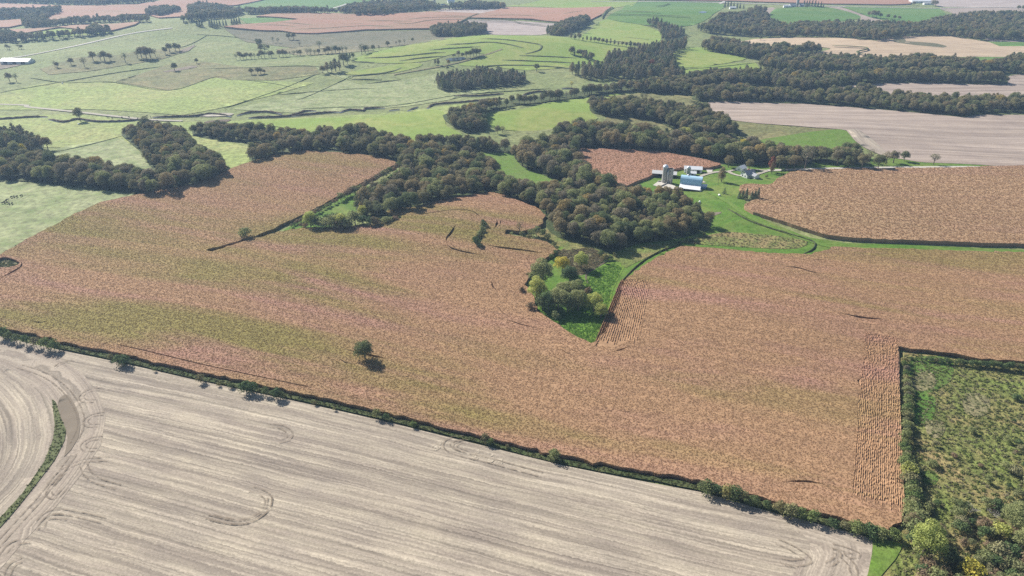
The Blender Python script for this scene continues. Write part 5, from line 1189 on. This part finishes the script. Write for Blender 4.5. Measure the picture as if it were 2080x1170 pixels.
row('shrub', GSHRUB + SHRUBS, [(1340, 515, 7), (1352, 508, 6), (1380, 497, 7), (1413, 493, 9), (1402, 492, 6), (1590, 352, 10), (1556, 362, 8), (1230, 536, 9), (1240, 528, 10), (1228, 527, 12), (1221, 520, 12), (1248, 521, 9), (1430, 480, 8)], 'small bush', 'on the green below the farm', 'small bushes on the green below the farm', **SH)
row('shrub', GSHRUB, [(33, 502, 4), (179, 437, 4), (225, 424, 5), (253, 414, 6)], 'small dark bush', 'on the left pasture fence above the corn', 'small bushes on the left pasture fence', **SH)

# ------------------------------------------------------------------ buildings
M['white'] = plain('white_paint', (0.78, 0.78, 0.76), 0.5, 0.05)
M['whiteroof'] = plain('pale_metal_roof', (0.74, 0.75, 0.76), 0.45, 0.06)
M['sky_tint_roof'] = plain('sky_tinted_metal', (0.40, 0.60, 0.74), 0.35, 0.06)  # arched barn roof: blue sky reflection on its shaded side put into the base colour
M['greyroof'] = plain('grey_shingles', (0.33, 0.34, 0.36), 0.8, 0.15)
M['tinroof'] = plain('weathered_tin', (0.52, 0.52, 0.51), 0.6, 0.18, 0.8)
M['darkwood'] = plain('dark_boards', (0.06, 0.05, 0.045), 0.9, 0.25, 2.0)
M['bluewall'] = plain('blue_painted_boards', (0.16, 0.36, 0.58), 0.7, 0.08)
M['glass'] = plain('window_glass', (0.05, 0.06, 0.075), 0.15, 0.05)
M['stave'] = plain('concrete_staves', (0.40, 0.385, 0.36), 0.85, 0.15, 1.2)
M['dome'] = plain('galvanised_dome', (0.66, 0.69, 0.72), 0.35, 0.05, 1.5, 0.25)
M['steel'] = plain('galvanised_steel', (0.5, 0.51, 0.52), 0.4, 0.1, 2.0, 0.4)
M['red'] = plain('barn_red', (0.25, 0.05, 0.04), 0.8, 0.15)
class MB:
    def __init__(s): s.v, s.f = [], []
    def box(s, x0, x1, y0, y1, z0, z1):
        k = len(s.v)
        s.v += [(x, y, z) for z in (z0, z1) for x, y in ((x0, y0), (x1, y0), (x1, y1), (x0, y1))]
        s.f += [tuple(k + i for i in q) for q in ((3, 2, 1, 0), (4, 5, 6, 7), (0, 1, 5, 4), (1, 2, 6, 5), (2, 3, 7, 6), (3, 0, 4, 7))]
        return s
    def prism(s, prof, x0, x1):                    # (y, z) outline extruded along x
        k, n = len(s.v), len(prof)
        s.v += [(x0, y, z) for y, z in prof] + [(x1, y, z) for y, z in prof]
        s.f += [tuple(range(k, k + n))[::-1], tuple(range(k + n, k + 2 * n))]
        s.f += [(k + i, k + (i + 1) % n, k + n + (i + 1) % n, k + n + i) for i in range(n)]
        return s
    def lathe(s, prof, n=24, x=0, y=0):            # (r, z)
        k = len(s.v)
        for r_, z in prof:
            s.v += [(x + r_ * math.cos(2 * math.pi * j / n), y + r_ * math.sin(2 * math.pi * j / n), z) for j in range(n)]
        for i in range(len(prof) - 1):
            s.f += [(k + i * n + j, k + i * n + (j + 1) % n, k + (i + 1) * n + (j + 1) % n, k + (i + 1) * n + j) for j in range(n)]
        s.f += [tuple(range(k, k + n))[::-1], tuple(k + (len(prof) - 1) * n + j for j in range(n))]
        return s
    def build(s, name, mat, parent=None, smooth=False): return mesh_obj(name, s.v, s.f, mat, parent, smooth)
def roof_slabs(L_, W, h0, rise, t=.15, over=.4, ext=.4):
    y = W / 2 + over; zz = h0 - rise * over / (W / 2)
    return [(-y, zz), (0, h0 + rise), (y, zz), (y, zz + t), (0, h0 + rise + t * 1.1), (-y, zz + t)]
def gable(name, label, cat, u, v, L_, W, H, rise, rot, wall, roof, wins=(), doors=(), chimney=False, group=None, loc=None, open_front=False):
    p = loc if loc is not None else P1(u, v)
    e = tag(empty(name, p, R(rot)), label, cat, group)
    if open_front:                                 # boards on three sides, posts along the open camera side
        b = MB().box(-L_ / 2, L_ / 2, W / 2 - .2, W / 2, -.5, H).box(-L_ / 2, -L_ / 2 + .2, -W / 2, W / 2 - .2, -.5, H).box(L_ / 2 - .2, L_ / 2, -W / 2, W / 2 - .2, -.5, H)
        b.prism([(-W / 2, H), (W / 2, H), (0, H + rise)], -L_ / 2, -L_ / 2 + .2).prism([(-W / 2, H), (W / 2, H), (0, H + rise)], L_ / 2 - .2, L_ / 2)
        b.build('wall', wall, e)
        for i in range(5):
            x = -L_ / 2 + .3 + i * (L_ - .6) / 4
            MB().box(x - .12, x + .12, -W / 2, -W / 2 + .24, -.5, H).build('post', M['darkwood'], e)
    else:
        MB().prism([(-W / 2, -.6), (W / 2, -.6), (W / 2, H), (0, H + rise), (-W / 2, H)], -L_ / 2, L_ / 2).build('wall', wall, e)
    prof = roof_slabs(L_, W, H, rise)
    rf = MB().prism([prof[0], prof[1], prof[4], prof[5]], -L_ / 2 - .4, L_ / 2 + .4).prism([prof[1], prof[2], prof[3], prof[4]], -L_ / 2 - .4, L_ / 2 + .4).build('roof', roof, e)
    if chimney: MB().box(-.4, .4, -.1, .6, H + rise - .6, H + rise + .9).build('chimney', M['red'], rf)
    for side, a, z, w, h in wins:
        f, g = MB(), MB()
        if side in ('f', 'b'):
            y = -W / 2 if side == 'f' else W / 2; s = -1 if side == 'f' else 1
            f.box(a - w / 2 - .1, a + w / 2 + .1, min(y, y + s * .06), max(y, y + s * .06), z - .1, z + h + .1); g.box(a - w / 2, a + w / 2, min(y + s * .061, y + s * .08), max(y + s * .061, y + s * .08), z, z + h)
        else:
            x = -L_ / 2 if side == 'l' else L_ / 2; s = -1 if side == 'l' else 1
            f.box(min(x, x + s * .06), max(x, x + s * .06), a - w / 2 - .1, a + w / 2 + .1, z - .1, z + h + .1); g.box(min(x + s * .061, x + s * .08), max(x + s * .061, x + s * .08), a - w / 2, a + w / 2, z, z + h)
        fo = f.build('window', M['white'], e); g.build('pane', M['glass'], fo)
    for side, a, w, h, mt in doors:
        d = MB()
        if side == 'f': d.box(a - w / 2, a + w / 2, -W / 2 - .09, -W / 2 - .002, 0, h)
        elif side == 'b': d.box(a - w / 2, a + w / 2, W / 2 + .002, W / 2 + .09, 0, h)
        elif side == 'l': d.box(-L_ / 2 - .09, -L_ / 2 - .002, a - w / 2, a + w / 2, 0, h)
        else: d.box(L_ / 2 + .002, L_ / 2 + .09, a - w / 2, a + w / 2, 0, h)
        d.build('door', M[mt], e)
    return e
def silo(u, v, rad, H, label, dome=True, chute_ang=-60, loc=None):
    p = loc if loc is not None else P1(u, v)
    e = tag(empty('silo', p), label, 'silo', None)
    MB().lathe([(rad, -.6), (rad, H)], 28).build('wall', M['stave'], e, False)
    hp = MB()
    for z in np.arange(1.0, H, 1.5): hp.lathe([(rad + .002, z), (rad + .05, z), (rad + .05, z + .07), (rad + .002, z + .07)], 28)
    hb = hp.build('hoops', M['steel'], e); hb['kind'] = 'stuff'
    if dome:
        MB().lathe([(rad * 1.05, H)] + [(rad * 1.05 * math.cos(t), H + .05 + rad * 1.0 * math.sin(t)) for t in np.linspace(0, 1.45, 8)], 28).build('dome', M['dome'], e, True)
    else:
        MB().lathe([(rad + .06, H), (rad + .06, H + .25), (rad - .2, H + .25), (rad - .2, H - .6), (.05, H - .5)], 28).build('rim', M['stave'], e)
    a = R(chute_ang)
    MB().lathe([(.5, 0), (.5, H * .97)], 10, math.cos(a) * (rad + .38), math.sin(a) * (rad + .38)).build('chute', M['tinroof'], e, True)
    return e
silo(1349, 371, 2.15, 12.6, 'taller grey silo with a pale domed top beside the barn', True, -20)
silo(1360, 372, 2.1, 11.6, 'lower flat topped grey silo touching the domed one', False, 200)
silo(1397, 358, 1.5, 7.0, 'short pale silo with a white dome behind the barn', True, 30)
# the barn: arched roof, gable ends, white lean-to along the front
def barn(u, v):
    e = tag(empty('barn', P1(u, v), R(-20)), 'large white barn with blue annexe and sky-tinted arched metal roof below the silos', 'barn')
    Lh, W, H = 7.6, 8.6, 3.2
    arc = [(W / 2 * math.cos(t) * (1 if abs(math.cos(t)) < .9 else 1), H + 5.6 * math.sin(t) ** .9) for t in np.linspace(0, math.pi, 13)]
    arc[0] = (W / 2, H); arc[-1] = (-W / 2, H)
    MB().prism([(-W / 2, -.6), (W / 2, -.6)] + arc, -Lh, Lh).build('wall', M['white'], e)
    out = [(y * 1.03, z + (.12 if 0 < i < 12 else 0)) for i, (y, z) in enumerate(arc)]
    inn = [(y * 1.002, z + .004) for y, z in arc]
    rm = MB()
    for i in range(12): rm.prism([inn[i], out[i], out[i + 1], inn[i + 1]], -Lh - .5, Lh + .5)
    rf = rm.build('roof', M['sky_tint_roof'], e)
    MB().lathe([(.45, H + 5.5), (.45, H + 6.3), (.6, H + 6.3), (.1, H + 6.8)], 12, -3, 0).build('ventilator', M['steel'], rf)
    MB().prism([(-W / 2 - 6.2, -.6), (-W / 2, -.6), (-W / 2, H - .1), (-W / 2 - 6.2, 1.9)], -Lh, Lh).build('lean_to', M['darkwood'], e)
    MB().prism([(-W / 2 - 6.6, 1.86), (-W / 2 - .1, H + .1), (-W / 2 - .1, H + .22), (-W / 2 - 6.6, 2.0)], -Lh - .3, Lh + .3).build('lean_to_roof', M['whiteroof'], e)
    MB().box(Lh + .002, Lh + .1, -1.4, 1.4, 0, 3.2).build('door', M['bluewall'], e)
    f = MB().box(Lh + .002, Lh + .08, -.6, .6, 5.2, 6.4).build('window', M['white'], e); MB().box(Lh + .081, Lh + .1, -.5, .5, 5.3, 6.3).build('pane', M['glass'], f)
    MB().box(Lh, Lh + 4.2, -2.6, 2.2, -.6, 2.3).build('annexe', M['bluewall'], e)
    MB().prism([(-2.9, 2.3), (2.4, 2.75), (2.4, 2.87), (-2.9, 2.42)], Lh + .01, Lh + 4.5).build('annexe_roof', M['whiteroof'], e)
    return e
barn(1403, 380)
gable('cattle_shed', 'long open fronted shed with a pale tin roof behind the silos', 'shed', 1349, 358, 19, 8.5, 3.2, 1.3, -14, M['darkwood'], M['tinroof'], open_front=True)
gable('machine_shed', 'long white roofed shed beside the corn patch', 'shed', 1407, 349, 14, 6.5, 3.2, 1.6, -10, M['white'], M['whiteroof'], wins=(('f', -4, 1.2, 1, .9), ('f', 0, 1.2, 1, .9)), doors=(('f', 4, 2.6, 2.6, 'darkwood'), ('l', 0, 3, 2.7, 'darkwood')))
gable('small_shed', 'small white roofed shed in front of the long white one', 'shed', 1406, 356, 5.5, 4.2, 2.3, 1.0, -10, M['white'], M['whiteroof'], doors=(('f', 0, 1.2, 2.0, 'darkwood'),))
gable('house', 'small white farmhouse with grey shingled roof beside the driveway loop', 'house', 1519, 359, 9.5, 7.0, 3.0, 2.6, 28, M['white'], M['greyroof'], wins=(('l', -1.4, 1.0, 1.0, 1.3), ('l', 1.4, 1.0, 1.0, 1.3), ('l', 0, 3.6, .8, 1.0), ('f', -2.5, 1.0, 1.0, 1.2), ('f', 2.5, 1.0, 1.0, 1.2), ('b', -2.5, 1.0, 1.0, 1.2), ('b', 1.0, 1.0, 1.0, 1.2)), doors=(('f', 0, 1.0, 2.1, 'darkwood'),), chimney=True)
gable('house_wing', 'low white extension with grey roof attached right of the farmhouse', 'house', 1531, 361, 6.5, 5.0, 2.4, 1.4, -62, M['white'], M['greyroof'], wins=(('f', -1.5, 1.0, 1.0, 1.1), ('f', 1.5, 1.0, 1.0, 1.1)))
gable('garage', 'white garage with pale roof left of the farmhouse', 'garage', 1505, 346, 7.0, 6.0, 2.5, 1.8, 40, M['white'], M['whiteroof'], wins=(('l', 0, 1.2, .9, .9),), doors=(('f', 0, 2.6, 2.1, 'tinroof'),))
def bunk(px, label):
    c = np.mean(np.array(px), 0); w = at(*np.array(px, float).T)
    o = P1(*c); e = tag(empty('feed_bunk', o), label, 'concrete pad')
    q = w - np.array(o); n = len(q)
    v = [(x, y, z - .4) for x, y, z in q] + [(x, y, z + .45) for x, y, z in q]
    mesh_obj('slab', v, [tuple(range(n)), tuple(range(n, 2 * n))][::-1] + [(i, (i + 1) % n, n + (i + 1) % n, n + i) for i in range(n)], M['concrete'], e)
    a, b = q[0], q[1]
    d = (b - a) / np.linalg.norm(b - a); s = np.array([-d[1], d[0], 0]) * .2
    v = [tuple(p) for p in (a - s, b - s, b + s, a + s)] + [tuple(p + np.array([0, 0, 1.3])) for p in (a - s, b - s, b + s, a + s)]
    mesh_obj('wall', v, [(4, 5, 6, 7), (0, 1, 5, 4), (1, 2, 6, 5), (2, 3, 7, 6), (3, 0, 4, 7)], M['concrete'], e)
    return e
bunk([(1336, 370), (1346, 370), (1352, 373), (1338, 380), (1326, 377)], 'left pale concrete silage pad in front of the silos')
bunk([(1342, 380), (1356, 373), (1372, 379), (1378, 384), (1372, 385), (1344, 384)], 'right pale concrete silage pad between silos and barn')
# left white cattle barn and the far farmsteads
gable('hoop_barn', 'long white roofed cattle barn at the far left edge', 'barn', 37, 128, 44, 15, 3.5, 3.2, -6, M['white'], M['whiteroof'], doors=(('f', -14, 6, 3, 'darkwood'), ('f', 0, 6, 3, 'darkwood'), ('f', 14, 6, 3, 'darkwood')))
for nm, u, v, L_, W, H, rs, rot, wl, rf, lab, cat in (
    ('barn', 874, 11, 22, 10, 4, 3, 5, 'white', 'whiteroof', 'white roofed barn left of the far central silo', 'barn'), ('barn', 916, 6, 18, 10, 5, 4, 20, 'white', 'whiteroof', 'white barn right of the far central silo', 'barn'), ('shed', 938, 12, 26, 8, 3, 2, 0, 'white', 'tinroof', 'long pale shed beside the far conifer windbreak', 'shed'), ('house', 900, 14, 12, 8, 4, 3, 30, 'white', 'greyroof', 'far white house below the central silo', 'house'),
    ('shed', 1488, 18, 14, 7, 3, 2, 0, 'white', 'whiteroof', 'small white shed among conifers at the top', 'shed'), ('barn', 1609, 14, 14, 9, 4, 3, 10, 'white', 'greyroof', 'far grey roofed barn left of the far right silo', 'barn'), ('shed', 1598, 15, 16, 6, 3, 2, 0, 'white', 'whiteroof', 'far white shed, leftmost by the far right silo', 'shed'), ('house', 1628, 13, 10, 7, 3, 3, 0, 'white', 'tinroof', 'far pale house right of the far right silo', 'house'),
    ('barn', 1868, 5, 50, 20, 4, 4, 0, 'white', 'whiteroof', 'large pale roofed barn on the top right skyline', 'barn'), ('shed', 1884, 9, 22, 9, 3, 2, 0, 'white', 'tinroof', 'pale shed in front of the large top right barn', 'shed'), ('shed', 757, 24, 20, 8, 3, 2, 0, 'white', 'whiteroof', 'pale shed half hidden in the far central wood', 'shed')):
    gable(nm, lab, cat, u, v, L_, W, H, rs, rot, M[wl], M[rf], wins=(('f', -L_ * .3, 1.2, 1.2, 1.2), ('f', L_ * .3, 1.2, 1.2, 1.2)), doors=(('f', 0, 3, 2.6, 'darkwood'),))
silo(883, 10, 3.0, 14, 'dark silo of the far central farmstead', True)
silo(1619, 13, 3.0, 15, 'slim grey silo of the far right farmstead', True)
# utility poles
for u, v, h, lab in ((1458, 376, 16, 'thin utility pole on the lawn left of the egg shaped tree'), (1450, 358, 7, 'short post beside the farm driveway')):
    p = P1(u, v); zc = float(proj(np.array(p))[2]); hh = h / FPX * zc / .94
    e = tag(empty('utility_pole', p), lab, 'pole')
    MB().lathe([(.16, -.5), (.1, hh)], 8).build('post', M['bark'], e)
    MB().box(-.8, .8, -.06, .06, hh * .9, hh * .9 + .12).build('crossarm', M['bark'], e)
# round bales / white feeders
for i, (u, v, lab) in enumerate(((1398, 411, 'white wrapped bale at the edge of the central wood'), (1421, 412, 'white wrapped bale on the grass below the barn'), (1461, 398, 'pale bale near the small spruce'), (1422, 389, 'white feeder left behind the barn'), (127, 170, 'white feed trough in the left pasture'), (160, 253, 'white feeder in the creek pasture'))):
    e = tag(empty('bale', P1(u, v), random.uniform(0, 3)), lab, 'bale')
    m = MB().prism([(.75 * math.cos(t), .7 + .75 * math.sin(t)) for t in np.linspace(0, 2 * math.pi, 16, endpoint=False)], -.7, .7)
    m.build('wrap', M['white'], e)
    MB().prism([(.5 * math.cos(t), .7 + .5 * math.sin(t)) for t in np.linspace(0, 2 * math.pi, 12, endpoint=False)], .7, .74).build('end_face', M['tinroof'], e)
# cattle: one continuous skinned body
def cow_mesh():
    vs = [(0, 0, 1.05), (.55, 0, 1.08), (.95, 0, 1.15), (1.25, 0, 1.0), (1.5, 0, .82), (-.55, 0, 1.08), (-.8, 0, 1.05), (-.98, 0, .7), (-.98, 0, .5),
          (.6, .22, .75), (.58, .22, .4), (.6, .22, .03), (.6, -.22, .75), (.62, -.22, .4), (.6, -.22, .03), (-.6, .22, .75), (-.7, .22, .42), (-.64, .22, .03), (-.6, -.22, .75), (-.7, -.22, .42), (-.64, -.22, .03),
          (1.22, .2, 1.1), (1.22, -.2, 1.1)]
    es = [(0, 1), (1, 2), (2, 3), (3, 4), (0, 5), (5, 6), (6, 7), (7, 8), (1, 9), (9, 10), (10, 11), (1, 12), (12, 13), (13, 14), (5, 15), (15, 16), (16, 17), (5, 18), (18, 19), (19, 20), (3, 21), (3, 22)]
    rad = [.37, .36, .2, .15, .09, .34, .2, .04, .05, .13, .07, .06, .13, .07, .06, .15, .075, .06, .15, .075, .06, .05, .05]
    me = bpy.data.meshes.new('cow'); me.from_pydata(vs, es, [])
    o = bpy.data.objects.new('cow', me); COL.objects.link(o)
    o.modifiers.new('skin', 'SKIN'); o.modifiers.new('sub', 'SUBSURF').levels = 1
    sk = me.skin_vertices[0] if me.skin_vertices else None
    if sk is None:
        bm = bmesh.new(); bm.from_mesh(me); bm.verts.layers.skin.verify(); bm.to_mesh(me); bm.free(); sk = me.skin_vertices[0]
    for i, r_ in enumerate(rad): sk.data[i].radius = (r_, r_)
    sk.data[0].use_root = True
    dg = bpy.context.evaluated_depsgraph_get()
    out = bpy.data.meshes.new_from_object(o.evaluated_get(dg))
    bpy.data.objects.remove(o)
    out.materials.clear(); out.materials.append(M['hide'])
    return out
M['hide'] = plain('black_hide', (0.022, 0.02, 0.018), 0.7, 0.2)
COW = cow_mesh()
def herd(pts, where, group):
    for i, (u, v) in enumerate(sorted(pts)):
        o = bpy.data.objects.new('cow', COW); COL.objects.link(o)
        p = P1(u, v); o.location = p; o.rotation_euler = (0, 0, random.uniform(0, 6.28)); o.scale = (1.1,) * 3
        tag(o, '%s black cow from the left %s' % (ORD[i], where), 'cow', group)
herd([(7, 414), (12, 411), (15, 408), (13, 415), (19, 415), (25, 415), (24, 402), (29, 401), (35, 401), (44, 399)], 'grazing in the pale pasture left of the corn', 'cows in the pale left pasture')
herd([(220, 240), (228, 241), (248, 240), (262, 239), (270, 244), (280, 242), (300, 246), (310, 250), (318, 252), (325, 252), (298, 237), (306, 239), (335, 256), (290, 250), (320, 247)], 'along the creek in the left pasture', 'cows along the creek')
herd([(565, 265), (575, 267), (590, 267), (605, 269), (620, 271), (630, 272), (638, 273), (520, 262), (534, 263)], 'strung along the pasture fence above the band of trees', 'cows along the pasture fence')

# ------------------------------------------------------------------ haze
def haze():
    r_ = 5600
    b = MB().box(-r_, r_, -r_, r_, float(-14), CAM_H + 9)
    m = bpy.data.materials.new('haze'); m.use_nodes = True; nt = m.node_tree
    nt.nodes.remove(nt.nodes['Principled BSDF'])
    pv = nt.nodes.new('ShaderNodeVolumePrincipled')
    pv.inputs['Color'].default_value = (0.47, 0.69, 1.0, 1)
    pv.inputs['Density'].default_value = HAZE
    pv.inputs['Anisotropy'].default_value = 0.2
    nt.links.new(pv.outputs[0], nt.nodes['Material Output'].inputs['Volume'])
    o = b.build('haze', m); o['kind'] = 'stuff'; o['label'] = 'pale autumn haze filling the valley air'
    return o
HAZE = 0.00014
haze()
